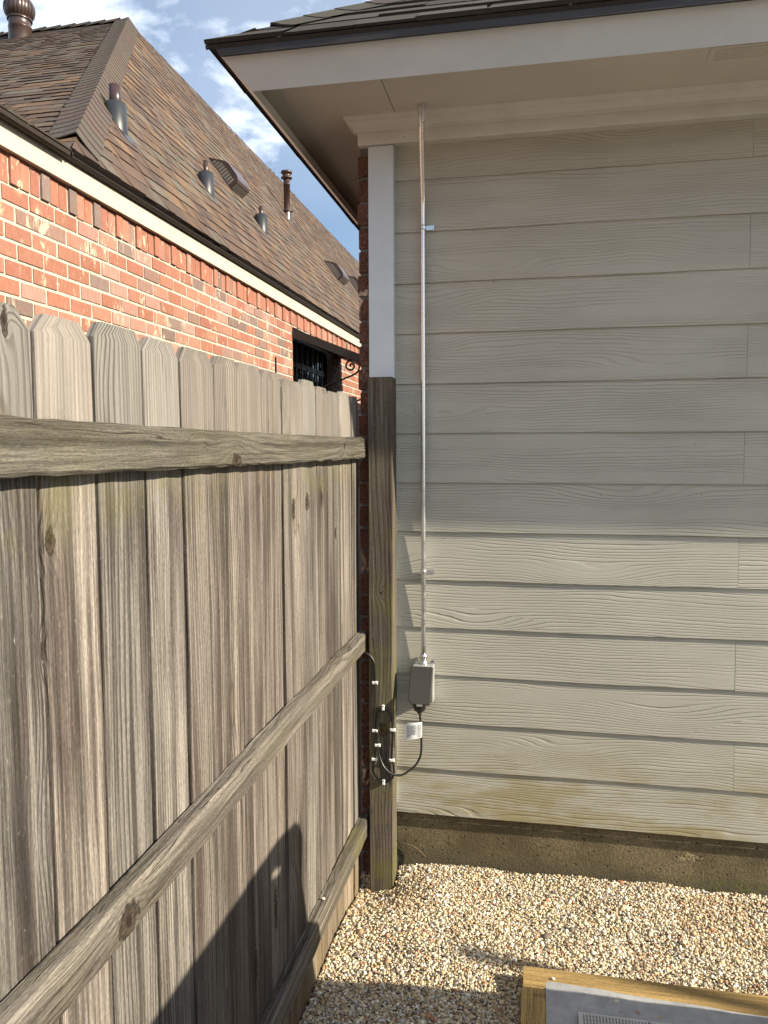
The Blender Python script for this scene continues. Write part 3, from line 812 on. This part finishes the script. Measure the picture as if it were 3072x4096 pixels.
# ------------------------------------------------------------------ conduit, outlet box, cord
cond = thing('electrical_conduit', 'thin galvanised metal conduit running up the siding from the outlet box into the soffit', 'conduit', (-.41, 2.83, .8))
def smooth_path(P, n=8):
    P = [Vector(p) for p in P]; out = []
    for i in range(len(P) - 1):
        p0, p1, p2, p3 = P[max(i - 1, 0)], P[i], P[i + 1], P[min(i + 2, len(P) - 1)]
        for j in range(n):
            t = j / n
            out.append(0.5 * ((2 * p1) + (p2 - p0) * t + (2 * p0 - 5 * p1 + 4 * p2 - p3) * t * t + (3 * p1 - p0 - 3 * p2 + p3) * t ** 3))
    out.append(P[-1]); return out
m = MB(); m.tube(smooth_path([(-.4085, 2.828, .80), (-.4095, 2.828, 1.5), (-.411, 2.828, 2.2), (-.411, 2.826, 2.42), (-.409, 2.805, 2.52), (-.404, 2.748, 2.64), (-.401, 2.722, 2.70), (-.4005, 2.720, 2.757)], 8), .0089, 14)
m.build('pipe', M['steel'], cond)
m = MB(); m.lathe((-.4005, 2.720, 2.70), [(.0095, -.004), (.0112, 0), (.0112, .040), (.0140, .046), (.0140, .0565)], 16); m.build('connector', M['steel'], cond)
m = MB(); m.lathe((-.4085, 2.828, .785), [(.0150, 0), (.0150, .010), (.0125, .012), (.0125, .022), (.0145, .024), (.0145, .036), (.0105, .040), (.0095, .042)], 12); m.build('connector', M['steel'], cond)
for zs in (2.378, 1.135):
    st = MB()
    st.rings([[(-.4098 + .0105 * math.cos(a), 2.828 - .0105 * math.sin(a) if math.sin(a) > -.3 else 2.84, zs + dz) for a in [math.pi * 2 * j / 16 for j in range(16)]] for dz in (-.008, -.004, .004, .008)], True, True, smooth=True)
    st.box(-.400, -.372, 2.836, 2.8395, zs - .008, zs + .008)
    so_ = st.build('strap', M['steel'], cond)
    sc = MB(); sc.rings([[(-.380 + .004 * math.cos(a), yy, zs + .004 * math.sin(a)) for a in [6.283 * j / 8 for j in range(8)]] for yy in (2.836, 2.8325)], True, True); sc.build('screw', M['steel'], so_)

box = thing('outlet_box', 'grey weatherproof outlet box with its flip cover propped open on the siding', 'outlet box', (-.41, 2.84, .66))
m = MB(); m.box(-.446, -.368, 2.797, 2.842, .650, .788); m.build('box_body', M['light_grey'], box, bevel=.004)
for xe in (-.434, -.376):
    e = MB(); e.rings([[(xe + .007 * math.cos(a), yy, .795 + .008 * math.sin(a)) for a in [6.283 * j / 10 for j in range(10)]] for yy in (2.832, 2.826)], True, True)
    e.build('mounting_ear', M['steel'], box)
cv = MB()
ht, hb = Vector((0, 2.788, .787)), Vector((0, 2.716, .668)); dn = (hb - ht).normalized(); nn = Vector((0, dn.z, -dn.y)).normalized()
if nn.y > 0: nn = -nn
L = (hb - ht).length; cr = .012
pts = [(-.449, 0), (-.367, 0), (-.367, L - cr), (-.371, L), (-.437, L), (-.449, L - cr)]
ringA = [tuple(Vector((x, 0, 0)) + ht + dn * s) for x, s in pts]; ringB = [tuple(Vector(p) + nn * .006) for p in ringA]; ringC = [tuple(Vector(p) - nn * .008) for p in ringA]
cv.rings([ringC, ringA, ringB], True, True)
co = cv.build('flip_cover', M['cover'], box, bevel=.002)
lt = MB()
lp = ht + dn * (L + .001); lt.box(-.417, -.397, lp.y - .006, lp.y + .006, lp.z - .004, lp.z + .003); lt.build('latch', M['light_grey'], co)
dkp = MB(); dkp.box(-.441, -.373, 2.786, 2.7968, .655, .770); dkp.build('receptacle_face', M['black'], box)

cord = thing('power_cord', 'black power cord looped on the post and plugged into the outlet box', 'power cord', (-.5, 2.73, .4))
yp = 2.7405
c1 = [(-.66, yp + .03, .86), (-.635, yp + .012, .853), (-.611, yp, .843), (-.593, yp, .831), (-.580, yp, .809), (-.5765, yp, .774), (-.577, yp, .733), (-.579, yp, .625), (-.578, yp, .552), (-.578, yp, .500), (-.580, yp, .445),
      (-.587, yp, .420), (-.584, yp, .391), (-.567, yp, .368), (-.542, yp, .358), (-.519, yp, .368), (-.507, yp, .395), (-.508, yp, .425), (-.514, yp, .450), (-.512, yp, .505), (-.511, yp, .558), (-.514, yp, .610), (-.527, yp, .632),
      (-.546, yp, .639), (-.563, yp, .623), (-.5695, yp, .590), (-.569, yp, .536), (-.568, yp, .497), (-.562, yp - .003, .462), (-.545, yp - .009, .424), (-.517, yp - .010, .397), (-.485, yp, .388), (-.456, yp + .01, .400),
      (-.428, yp + .02, .424), (-.412, yp + .025, .455), (-.408, yp + .028, .489), (-.409, yp + .03, .54), (-.412, yp + .026, .60), (-.413, yp + .015, .645)]
m = MB(); m.tube(smooth_path(c1, 5), .0041, 10); m.build('cable', M['black'], cord)
m = MB()
m.rings([[(-.412 + sx * a, 2.748 + sy * b, z) for a, b in [(math.cos(6.283 * j / 14), math.sin(6.283 * j / 14)) for j in range(14)]] for sx, sy, z in ((.006, .006, .622), (.010, .010, .630), (.021, .016, .638), (.025, .020, .655), (.027, .021, .668), (.022, .02, .672))], True, True, smooth=True)
m.build('plug', M['black'], cord)
tg = MB()
n = 10; V = []
for j in range(2):
    for i in range(n + 1):
        f = i / n; x = -.4045 - .066 * f; z = (.588 - .006 * f + (-.010 if f > .85 else 0)) if j == 0 else (.530 - .016 * f)
        V.append((x, 2.762 - .006 * math.sin(3 * f), z))
tg.add(V, [(i, i + 1, n + 2 + i, n + 1 + i) for i in range(n)], uv=[(0, 0)] * len(V))
to = tg.build('warning_tag', M['paper'], cord)
so_ = to.modifiers.new('thick', 'SOLIDIFY'); so_.thickness = .0006
ink = MB()
q = random.Random(5)
for r in range(9):
    z = .577 - r * .0052
    for (xa, xb) in ((-.419, -.407), (-.460, -.424)):
        x = xa
        if xa < -.45 and r > 6: xb = -.444
        while x < xb:
            w = q.uniform(.002, .006); f = (-.4045 - x) / .066
            ink.box(x, min(x + w, xb), 2.7608 - .006 * math.sin(3 * f) - .0006, 2.7612 - .006 * math.sin(3 * f) - .0006, z - .0014 - .006 * f, z + .0010 - .006 * f); x += w + .0014
ink.build('print', M['ink'], to)
clip_l = [((-.577, .733), 0, 'white cable clip highest of all, on the straight cord near the rail end'), ((-.546, .641), 1, 'white cable clip at the very top of the cord loop'),
          ((-.578, .552), 0, 'white cable clip on the outer left cord beside the pale knot'), ((-.511, .559), 2, 'white cable clip on the right strand of the loop, beside the tag'),
          ((-.568, .497), 0, 'white cable clip holding the inner left strand, just under the pale knot'), ((-.580, .443), 0, 'white cable clip at lower left of the cord loop'),
          ((-.5145, .444), 2, 'white cable clip at lower right of the loop, above the crossing cord'), ((-.545, .358), 1, 'white cable clip at the very bottom of the cord loop')]
for (x, z), o, lab in clip_l:
    k = MB()
    if o == 1: k.box(x - .0052, x + .0052, yp - .0052, yp + .004, z - .010, z + .010); nx_, nz_ = x, z + .006
    else: k.box(x - .010, x + .011, yp - .0052, yp + .004, z - .0055, z + .0055); nx_, nz_ = x + (.006 if o == 0 else -.006), z
    ko = k.build('cable_clip', M['white_plastic'], bevel=.002); tag(ko, lab, 'cable clip', 'white clips holding the cord on the post')
    nl = MB(); nl.rings([[(nx_ + .002 * math.cos(a), yy, nz_ + .002 * math.sin(a)) for a in [6.283 * j / 8 for j in range(8)]] for yy in (yp - .005, yp - .0065)], True, True); nl.build('nail', M['iron'], ko)

# twig at the foot of the wall
m = MB(); m.tube(smooth_path([(-.512, 2.862, .052), (-.49, 2.860, .062), (-.46, 2.858, .060), (-.43, 2.856, .045), (-.405, 2.85, .025)], 5), [.0022] * 21, 6)
tag(m.build('twig', M['twig']), 'thin curved brown twig against the foot of the concrete', 'twig')

# ------------------------------------------------------------------ timber frame with tarp
fr_ = thing('timber_frame', 'yellow pine timber frame lying on the gravel at the lower right', 'timber frame', (0.3, 2.1, 0))
p = MB(); lumber(p, (-.022, 2.199, .031), (1.5, 2.199, .031), (0, 1, 0), .089, .038, seg=20, ch=.003, wob=.0008, seed=41); p.build('long_board', M['pine'], fr_)
p = MB(); lumber(p, (.018, 2.151, .030), (.012, .75, .030), (1, 0, 0), .089, .038, seg=20, ch=.003, wob=.0006, seed=44); sbo = p.build('side_board', M['pine'], fr_)
def text_mesh(txt, size, mat4, name, m, parent):
    cu = bpy.data.curves.new(name, 'FONT'); cu.body = txt; cu.size = size; cu.extrude = .0002
    tmp = bpy.data.objects.new(name, cu); COL.objects.link(tmp)
    dg = bpy.context.evaluated_depsgraph_get(); me = bpy.data.meshes.new_from_object(tmp.evaluated_get(dg))
    bpy.data.objects.remove(tmp); o = bpy.data.objects.new(name, me); COL.objects.link(o)
    me.transform(mat4); me.materials.clear(); me.materials.append(m)
    o.parent = parent; o.matrix_parent_inverse = Matrix.Translation(-parent.location); return o
text_mesh('NO.2', .016, Matrix.Translation((.004, 2.118, .0497)), 'grade_stamp', M['stamp'], fr_)

tarp = MB(); nx, ny = 40, 40; V = []
for j in range(ny + 1):
    for i in range(nx + 1):
        x = .042 + 1.4 * i / nx; y = 2.184 - .03 * min(1, (x - .042) / .5) - 1.4 * j / ny * 1.0
        z = .0525 + .0018 * math.sin(21 * x + 5 * y) * math.sin(17 * y + 3) + .0012 * math.sin(55 * x) * math.sin(48 * y)
        if j > 1: z -= min(.010, (j - 1) * .0045) * min(1, i * .5)
        V.append((x, y, z))
tarp.add(V, [(j * (nx + 1) + i, (j + 1) * (nx + 1) + i, (j + 1) * (nx + 1) + i + 1, j * (nx + 1) + i + 1) for j in range(ny) for i in range(nx)], smooth=True, uv=[(0, 0)] * len(V))
ta = tag(tarp.build('tarp', M['tarp']), 'grey woven tarp stretched over the timber frame, with a printed panel', 'tarp')
lb = MB(); lb.box(.128, .60, 1.70, 2.078, .0495, .0500)
lo_ = lb.build('printed_panel', M['label'], ta)
pr = MB()
for r in range(34):
    x = .140 + r * .0085
    yy = 2.070 - (.012 if r > 22 else 0)
    while yy > 1.75:
        w = q.uniform(.004, .014); pr.box(x, x + .0042, yy - w, yy, .0501, .0503); yy -= w + .0022
pr.build('print', M['ink'], lo_)

def pebble(x, y, z, s, colr, lab):
    k = MB(); q2 = random.Random(int(x * 9999)); n1_, n2_ = 8, 6; rings = []
    for a in range(1, n2_):
        th = math.pi * a / n2_
        rings.append([(x + s * 1.2 * math.sin(th) * math.cos(6.283 * b / n1_) * q2.uniform(.92, 1.06), y + s * .9 * math.sin(th) * math.sin(6.283 * b / n1_) * q2.uniform(.92, 1.06), z + s * .7 - s * .75 * math.cos(th)) for b in range(n1_)])
    k.rings(rings, True, True, colr, True)
    return tag(k.build('pebble', M['stone']), lab, 'pebble', 'loose pebbles off the gravel bed')
pebble(.235, 2.135, .049, .0058, (.75, .68, .52), 'large cream pebble lying alone on the lit part of the tarp')
pebble(.213, 2.148, .049, .0032, (.35, .27, .18), 'small dark brown pebble on the tarp just above the large cream one')
pebble(.290, 2.108, .047, .0045, (.55, .33, .24), 'reddish pebble on the grey tarp to the right of the cream one')
pebble(.243, 2.102, .047, .0036, (.58, .42, .30), 'small flat pinkish pebble on the tarp below the cream one')
pebble(.345, 2.100, .045, .0046, (.55, .44, .24), 'tan pebble on the shaded tarp to the right of the reddish one')
pebble(.315, 2.071, .050, .0045, (.50, .48, .44), 'grey pebble at the edge of the printed panel on the tarp')
pebble(.500, 2.08, .043, .0048, (.45, .38, .26), 'olive pebble farthest right on the tarp')
pebble(.063, 2.195, .0505, .005, (.70, .66, .56), 'pale pebble at the tarp corner on the long board')
pebble(-.6325, 2.215, .2035, .0052, (.75, .72, .64), 'small white pebble resting on top of the lowest fence rail')

# ------------------------------------------------------------------ neighbour's brick house
nb = thing('brick_house', 'red brick house with a steep brown shingle roof behind the fence', 'house', (-4, 8, 0))
NY0, NY1 = -2.0, 26.0
bk = MB(); mt = MB(); sol = MB()
CN = 0.0842; zs0 = 2.808
OY0, OY1, OZ0, OZ1 = 7.52, 9.06, 0.0, 2.80      # door recess
k = 0
while True:
    z = zs0 - (k + 1) * CN
    if z < -0.2: break
    y = NY0 + (0.1 if k % 2 else 0) + rnd.uniform(-.01, .01)
    while y < NY1:
        L = 0.1885
        y0, y1 = y, y + L
        y += L + .013
        if y1 > OY0 and y0 < OY1 and z < OZ1:
            if y0 < OY0 - .03: y1 = OY0
            elif y1 > OY1 + .03: y0 = OY1
            else: continue
        if y0 > 14 or (z < 1.0): continue
        c = rnd.choice(PAL_BR); f = rnd.uniform(.85, 1.12); c = tuple(x * f for x in c)
        bk.box(XN - .03, XN + rnd.uniform(-.0015, .0025), y0 + rnd.uniform(0, .002), y1 - rnd.uniform(0, .002), z + .0165 / 2 + rnd.uniform(-.001, .001), z + CN - .0165 / 2 + rnd.uniform(-.001, .001), col=c)
    k += 1
y = NY0; i = 0
while y < 15:
    w = .0655; c = rnd.choice(PAL_BR[:5] + PAL_BR[:5] + PAL_BR); f = rnd.uniform(.9, 1.12); c = tuple(x * f for x in c)
    pr_ = .010 if i % 3 == 0 else (0.003 if i % 3 == 1 else 0.0) + rnd.uniform(-.001, .002)
    dy = rnd.uniform(-.002, .002)
    sol.box(XN - .03, XN + pr_, y + dy, y + w + dy, zs0 + .005 + rnd.uniform(-.004, .004), 3.0, col=c, g=2)
    y += w + .0112; i += 1
# mortar backing with the recess left open
for (a, b, c0, c1) in ((NY0, OY0, -.2, 3.02), (OY1, NY1, -.2, 3.02), (OY0, OY1, OZ1, 3.02)):
    mt.box(XN - .12, XN - .004, a, b, c0, c1)
bko = bk.build('brick_wall', M['brick'], nb, bevel=0.0015)
sol.build('soldier_course', M['brick'], nb, bevel=0.0015)
mt.build('mortar', M['mortar'], bko)
m = MB(); m.box(-9.0, XN - .121, NY0, NY1, -.2, 3.02); m.build('wall_core', M['dark_room'], nb)
# door with a barred glass panel
dr = MB(); dr.box(XN - .118, XN - .085, OY0 + .002, OY1 - .002, -.1, OZ1 - .002); dr_ = dr.build('door', M['iron'], nb)
m = MB(); m.box(XN - .084, XN - .080, OY0 + .12, OY1 - .06, 1.6, OZ1 - .10); m.build('pane', M['glass'], dr_)
m = MB()
for j in range(8):
    yy = OY0 + .12 + j * (OY1 - OY0 - .18) / 7; m.box(XN - .076, XN - .060, yy - .010, yy + .010, 1.6, OZ1 - .1)
for zz in (2.70, 2.47, 2.44): m.box(XN - .072, XN - .064, OY0 + .12, OY1 - .06, zz - .012, zz + .012)
for j in range(7):
    for zz in (2.10, 2.28):
        yy = OY0 + .12 + (j + .5) * (OY1 - OY0 - .18) / 7
        m.tube([(XN - .068, yy + .055 * math.cos(a), zz + .08 * math.sin(a)) for a in [6.283 * t_ / 14 for t_ in range(15)]], .007, 6)
m.build('security_bars', M['iron'], dr_)
# fascia, drip edge
m = MB()
ys_ = [NY0, 3.43, 9.6, 15.0, NY1]
for a, b in zip(ys_[:-1], ys_[1:]): m.box(XN - .05, -2.365, a + .0008, b - .0008, 2.949, 3.062, g=1)
m.build('fascia', M['cream'], nb)
m = MB(); m.rings([[(x, yy, z) for x, z in ((-2.362, 3.059), (-2.345, 3.056), (-2.325, 3.066), (-2.33, 3.076), (-2.42, 3.076), (-2.42, 3.0625), (-2.362, 3.0625))] for yy in (NY0, NY1)], True, True)
m.build('drip_edge', M['drip'], nb)
# main roof
PC = Vector((-2.31, 3.648, 3.094)); PA = Vector((-4.923, 9.08, 6.766))
PAL_N = [(0.116, 0.076, 0.056), (0.171, 0.106, 0.062), (0.124, 0.109, 0.087), (0.086, 0.059, 0.049), (0.133, 0.086, 0.062), (0.103, 0.072, 0.059), (0.142, 0.112, 0.084)]
rn = MB()
dX = Vector((-1, 0, 1.4)).normalized(); nX = Vector((1.4, 0, 1)).normalized()
dY = Vector((0, 1, .6736)).normalized(); nY = Vector((0, -.6736, 1)).normalized()
Lx = (PA.z - PC.z) / dX.z; Ly = (PA.z - PC.z) / dY.z
YE = 30.0
sagx = lambda yy: -.013 * max(0, yy - PA.y)
slab(rn, [PC, (PC.x, YE, PC.z), (PA.x, YE, PA.z + sagx(YE)), PA], nX, .03, (.03, .022, .018))
slab(rn, [(-9.5, PC.y, PC.z), PC, PA, (-9.5, PA.y, PA.z)], nY, .03, (.03, .022, .018))
ky = (PA.y - PC.y) / Lx; kx = (PC.x - PA.x) / Ly
def limX(s):
    if s < Lx - .35: return (s * ky, 20)
    return (s * ky, min(20, (Lx - s) / .013 / dX.z * dX.z + s * ky + 0.5))
shingles(rn, PC, (0, 1, 0), dX, limX, Lx, PAL_N, tab=(.06, .19), lift=.006)
shingles(rn, (-9.5, PC.y, PC.z), (1, 0, 0), dY, lambda s: (0, 9.5 + PC.x - s * kx), Ly, PAL_N, tab=(.06, .19), lift=.006)
# low roof over the near wing, its shingle edge riding on the drip edge
dL = Vector((-1, 0, .1)).normalized()
slab(rn, [(-2.31, NY0, 3.084), (-2.31, PC.y, 3.084), (-9, PC.y, 3.084 + .669), (-9, NY0, 3.084 + .669)], (.1, 0, 1), .02, (.03, .022, .018))
shingles(rn, (-2.307, NY0, 3.086), (0, 1, 0), dL, lambda s: (0, PC.y - NY0), .9, PAL_N, lift=.006)
rno = rn.build('roof', M['shingle'], nb)
hc = MB(); caps(hc, PC + (PA - PC) * .034 + Vector((0, 0, .008)), PA + Vector((0, 0, .008)), -dX, -dY, 0, (.105, .080, .068), half=.16, expo=.135, lift=.005)
hc.build('hip_cap', M['shingle'], rno)
rc = MB()
caps(rc, (PA.x, 14.2, PA.z + sagx(14.2) - .0), (PA.x, YE, PA.z + sagx(YE)), -dX, Vector((-1, 0, -1.4)), 0, (.05, .038, .034), half=.15, lift=.05, expo=.2)
caps(rc, (PA.x - .1, PA.y, PA.z), (-9.5, PA.y, PA.z), -dY, Vector((0, 1, -.6736)), 0, (.05, .04, .035), half=.15, lift=.02, expo=.2)
rc.build('ridge_cap', M['shingle'], rno)


def on_roof(x, y): return PC.z + 1.4 * (PC.x - x)


def pipe_vent(x, y, rp, rb, hb, hp):
    z = on_roof(x, y); n = 20
    e = bpy.data.objects.new('pipe_vent', None); COL.objects.link(e); e.location = (x, y, z); e.parent = nb; e.matrix_parent_inverse = Matrix.Translation(-nb.location)
    b_ = MB()
    top = [(x + rb * math.cos(a), y + rb * math.sin(a), z + hb) for a in [6.283 * j / n for j in range(n)]]
    top2 = [(x + rp * 1.04 * math.cos(a), y + rp * 1.04 * math.sin(a), z + hb + .014) for a in [6.283 * j / n for j in range(n)]]
    bot = [(x + rb * 1.08 * math.cos(a), y + rb * 1.08 * math.sin(a), on_roof(x + rb * 1.08 * math.cos(a), 0) + .006) for a in [6.283 * j / n for j in range(n)]]
    b_.rings([bot, top, top2], True, False, smooth=True)
    fl = [(x + .10, y - .12), (x - .15, y - .12), (x - .15, y + .12), (x + .10, y + .12)]
    fl = [(x + rb + .05, y - rb * .9), (x - rb, y - rb * .9), (x - rb, y + rb * .9), (x + rb + .05, y + rb * .9)]
    b_.add([(a, c, on_roof(a, c) + .013) for a, c in fl], [(0, 1, 2, 3)], uv=[(0, 0)] * 4)
    o = b_.build('flashing_boot', M['lead']); o.parent = e; o.matrix_parent_inverse = Matrix.Translation(-Vector(e.location)); 
    p_ = MB(); p_.lathe((x, y, z + hb), [(rp, -.05), (rp, hp), (rp * .9, hp), (rp * .9, hp - .03)], 18, caps=True)
    o = p_.build('pipe', M['brown_metal']); o.parent = e; o.matrix_parent_inverse = Matrix.Translation(-Vector(e.location))
    return e


# pipe heights are read from the pixel rows of boot and pipe tops
pipe_vent(-2.80, 4.965, .040, .071, .115, .12)
pipe_vent(-2.85, 6.535, .022, .066, .125, .105)
pipe_vent(-2.91, 8.08, .022, .066, .13, .09)


def box_vent(y0, y1, xt, hgt=.14):
    """slant-back louvred vent, long along the slope"""
    zt = on_roof(xt, 0); e = bpy.data.objects.new('box_vent', None); COL.objects.link(e); e.location = (xt, y0, zt); e.parent = nb; e.matrix_parent_inverse = Matrix.Translation(-nb.location)
    W = y1 - y0; N = nX; D = -dX      # D: down the slope
    O = Vector((xt, y0, zt))
    sect = [(0, .005), (.15, hgt * .92), (.20, hgt), (.34, hgt), (.385, hgt * .88), (.40, hgt * .7), (.40, .005)]
    b_ = MB()
    ra = [tuple(O + D * s + N * h) for s, h in sect]; rb_ = [tuple(O + D * s + N * h + Vector((0, W, 0))) for s, h in sect]
    b_.rings([ra, rb_], True, True)
    o = b_.build('vent_hood', M['brown_metal']); o.parent = e; o.matrix_parent_inverse = Matrix.Translation(-Vector(e.location))
    l_ = MB()
    for j in range(9):
        s = .07 + j * .034; hh = min(hgt * .62, s * .62)
        P = [O + D * s + N * .012, O + D * (s + .022) + N * .012, O + D * (s + .022) + N * hh, O + D * s + N * hh]
        A = [tuple(p + Vector((0, -.006, 0))) for p in P]; B = [tuple(p + Vector((0, -.001, 0))) for p in P]
        l_.rings([B, A], True, True); o = l_.build('louvre', M['slat']); o.parent = e; o.matrix_parent_inverse = Matrix.Translation(-Vector(e.location)); l_ = MB()
    for j in range(7):
        yy = .02 + j * (W - .05) / 6
        P = [O + D * .405 + N * .015 + Vector((0, yy, 0)), O + D * .405 + N * .015 + Vector((0, yy + .02, 0)), O + D * .405 + N * .08 + Vector((0, yy + .02, 0)), O + D * .405 + N * .08 + Vector((0, yy, 0))]
        A = [tuple(p + D * .004) for p in P]; B = [tuple(p - D * .003) for p in P]
        l_.rings([B, A], True, True); o = l_.build('louvre', M['slat']); o.parent = e; o.matrix_parent_inverse = Matrix.Translation(-Vector(e.location)); l_ = MB()


box_vent(7.82, 8.16, -3.385)
box_vent(12.13, 12.52, -3.351)
box_vent(14.15, 14.5, -3.50)
# flue
fx, fy = -3.70, 11.40; fz = on_roof(fx, fy)
fe = bpy.data.objects.new('flue', None); COL.objects.link(fe); fe.location = (fx, fy, fz); fe.parent = nb; fe.matrix_parent_inverse = Matrix.Translation(-nb.location)
def sub(mb, name, m, e):
    o = mb.build(name, m); o.parent = e; o.matrix_parent_inverse = Matrix.Translation(-Vector(e.location)); return o
b_ = MB(); n = 18
b_.rings([[(fx + r * math.cos(a), fy + r * math.sin(a), (on_roof(fx + r * math.cos(a), 0) if h is None else fz + h)) for a in [6.283 * j / n for j in range(n)]] for r, h in ((.085, None), (.066, .05))], True, False, smooth=True)
b_.lathe((fx, fy, fz), [(.06, .05), (.088, .06), (.088, .070), (.05, .09)], 20); sub(b_, 'flashing_boot', M['brown_metal'], fe)
b_ = MB(); b_.lathe((fx, fy, fz), [(.047, .04), (.047, .45), (.050, .45), (.050, .462), (.047, .462), (.047, .55)], 20); sub(b_, 'pipe', M['brown_metal'], fe)
b_ = MB(); b_.lathe((fx, fy, fz), [(.045, .53), (.080, .54), (.085, .55), (.080, .56), (.060, .565), (.060, .61), (.082, .615), (.086, .63), (.080, .645), (.01, .655)], 24); sub(b_, 'flue_cap', M['brown_metal'], fe)
# turbine vent on the near slope
tx_, ty_ = -6.16, 8.76; tz_ = PC.z + .6736 * (ty_ - PC.y)
te = bpy.data.objects.new('turbine_vent', None); COL.objects.link(te); te.location = (tx_, ty_, tz_); te.parent = nb; te.matrix_parent_inverse = Matrix.Translation(-nb.location)
b_ = MB(); b_.lathe((tx_, ty_, tz_), [(.136, -.16), (.130, .09), (.135, .095), (.128, .10), (.125, .185), (.129, .19)], 28); sub(b_, 'base_collar', M['brown_metal'], te)
b_ = MB(); nv = 22
zc = .185
for j in range(nv):
    a0 = 6.283 * j / nv; V = []
    for i in range(9):
        th = -0.95 + (1.5708 + .85) * i / 8
        r = .172 * math.cos(th) if th < 1.5 else .015; z = .155 + .165 * math.sin(th)
        r = max(r, .02)
        tw = .10 * (i / 8)
        for e_, rr in ((a0 + tw, 1.0), (a0 + tw + 6.283 / nv * .55, 1.05), (a0 + tw + 6.283 / nv * 1.15, .93)):
            V.append((tx_ + r * rr * math.cos(e_), ty_ + r * rr * math.sin(e_), tz_ + zc + z - .03))
    F = []
    for i in range(8):
        for c_ in range(2): F.append((i * 3 + c_, i * 3 + c_ + 1, i * 3 + 3 + c_ + 1, i * 3 + 3 + c_))
    b_.add(V, F, uv=[(0, 0)] * len(V), smooth=True)
b_.lathe((tx_, ty_, tz_ + zc), [(.142, -.005), (.144, .012), (.13, .014)], 28)
b_.lathe((tx_, ty_, tz_ + zc + .268), [(.08, 0), (.06, .022), (.005, .03)], 20)
sub(b_, 'turbine_head', M['brown_metal'], te)

# awning over the side door, on scrolled iron brackets
aw = thing('door_awning', 'dark brown metal awning with scrolled iron brackets over the barred side door', 'awning', (-2.4, 8.3, 2.6))
m = MB(); YA0, YA1 = 7.5, 9.45
sl = -.40; xa, xb = -2.397, -1.40
m.rings([[(x, yy, z) for x, z in ((xa, 2.782), (xa, 2.697), (xb, 2.697 + sl * (xb - xa)), (xb, 2.782 + sl * (xb - xa)))] for yy in (YA0, YA1)], True, True)
m.build('canopy', M['drip'], aw)
for yb in (7.56, 9.35):
    P = [(-2.395, yb, 2.07), (-2.109, yb, 2.197), (-1.90, yb, 2.275), (-1.787, yb, 2.318), (-1.745, yb, 2.352), (-1.732, yb, 2.40), (-1.745, yb, 2.44), (-1.775, yb, 2.462), (-1.815, yb, 2.462), (-1.85, yb, 2.442), (-1.867, yb, 2.412),
         (-1.858, yb, 2.380), (-1.830, yb, 2.363), (-1.800, yb, 2.370), (-1.784, yb, 2.395), (-1.795, yb, 2.418), (-1.815, yb, 2.422), (-1.826, yb, 2.408), (-1.818, yb, 2.398)]
    m = MB(); m.tube(smooth_path(P, 6), .0095, 8); m.build('scroll_bracket', M['iron'], aw)

# small rod standing behind the fence
m = MB(); m.tube([(-1.62, 4.72, -.16), (-1.62, 4.72, 1.0), (-1.62, 4.72, 2.165)], .006, 8)
tag(m.build('rod', M['iron']), 'thin dark rod rising just above the fence tops before the brick wall', 'rod')

# unseen stand-in panel, added and shaped to cast the shadow on the fence
PX = 0.92
cu = bpy.data.curves.new('panel_outline', 'CURVE'); cu.dimensions = '2D'; cu.fill_mode = 'BOTH'; cu.extrude = .018
def spl(pts):
    sp = cu.splines.new('POLY'); sp.points.add(len(pts) - 1); sp.use_cyclic_u = True
    for p_, (a, b) in zip(sp.points, pts): p_.co = (a, b, 0, 1)
out = [(2.175, -.03), (1.735, 1.225)]
for k in range(9):
    a = math.radians(20 + 70 * k / 8); out.append((1.655 + .095 * math.cos(a), 1.318 + .095 * math.sin(a)))
out += [(1.55, 1.428), (.9, 1.445), (.25, 1.445), (.12, 1.40), (-.35, -.03)]
spl(out)
ca_, sa_ = math.cos(-.35), math.sin(-.35)
spl([(1.535 + x * ca_ - y * sa_, 1.357 + x * sa_ + y * ca_) for x, y in [(.050 * math.cos(6.283 * j / 16), .017 * math.sin(6.283 * j / 16)) for j in range(16)]])
tmp = bpy.data.objects.new('panel_outline', cu); COL.objects.link(tmp)
me = bpy.data.meshes.new_from_object(tmp.evaluated_get(bpy.context.evaluated_depsgraph_get())); bpy.data.objects.remove(tmp)
me.transform(Matrix(((0, 0, 1, PX), (1, 0, 0, 0), (0, 1, 0, 0), (0, 0, 0, 1)))); me.materials.clear(); me.materials.append(M['stand_in_grey'])
pn = thing('shadow_panel', 'unseen stand-in panel with a hole, added beyond the frame edge to cast shade', 'panel', (PX, .9, 0))
o = bpy.data.objects.new('board', me); COL.objects.link(o); o.parent = pn; o.matrix_parent_inverse = Matrix.Translation(-pn.location)
for yy in (.2, 1.4):
    m = MB(); m.tube([(PX + .02, yy, 1.0), (PX + .42, yy, -.02)], .014, 8); m.build('stand_in_leg', M['iron'], pn)

# unseen stand-in pole, added for the soft shadow band on the gravel
pl = thing('shadow_pole', 'unseen stand-in pole, added beyond the right edge to cast a soft shadow', 'pole', (5.2, 1.28, 0))
m = MB(); m.tube([(5.2, 1.28, -.1), (5.2, 1.28, 1.5), (5.2, 1.28, 2.95)], .030, 10); m.build('shaft', M['stand_in_grey'], pl)
m = MB(); m.lathe((5.2, 1.28, 2.95), [(.031, -.02), (.036, -.018), (.036, .012), (.02, .03), (.002, .034)], 12); m.build('cap', M['iron'], pl)
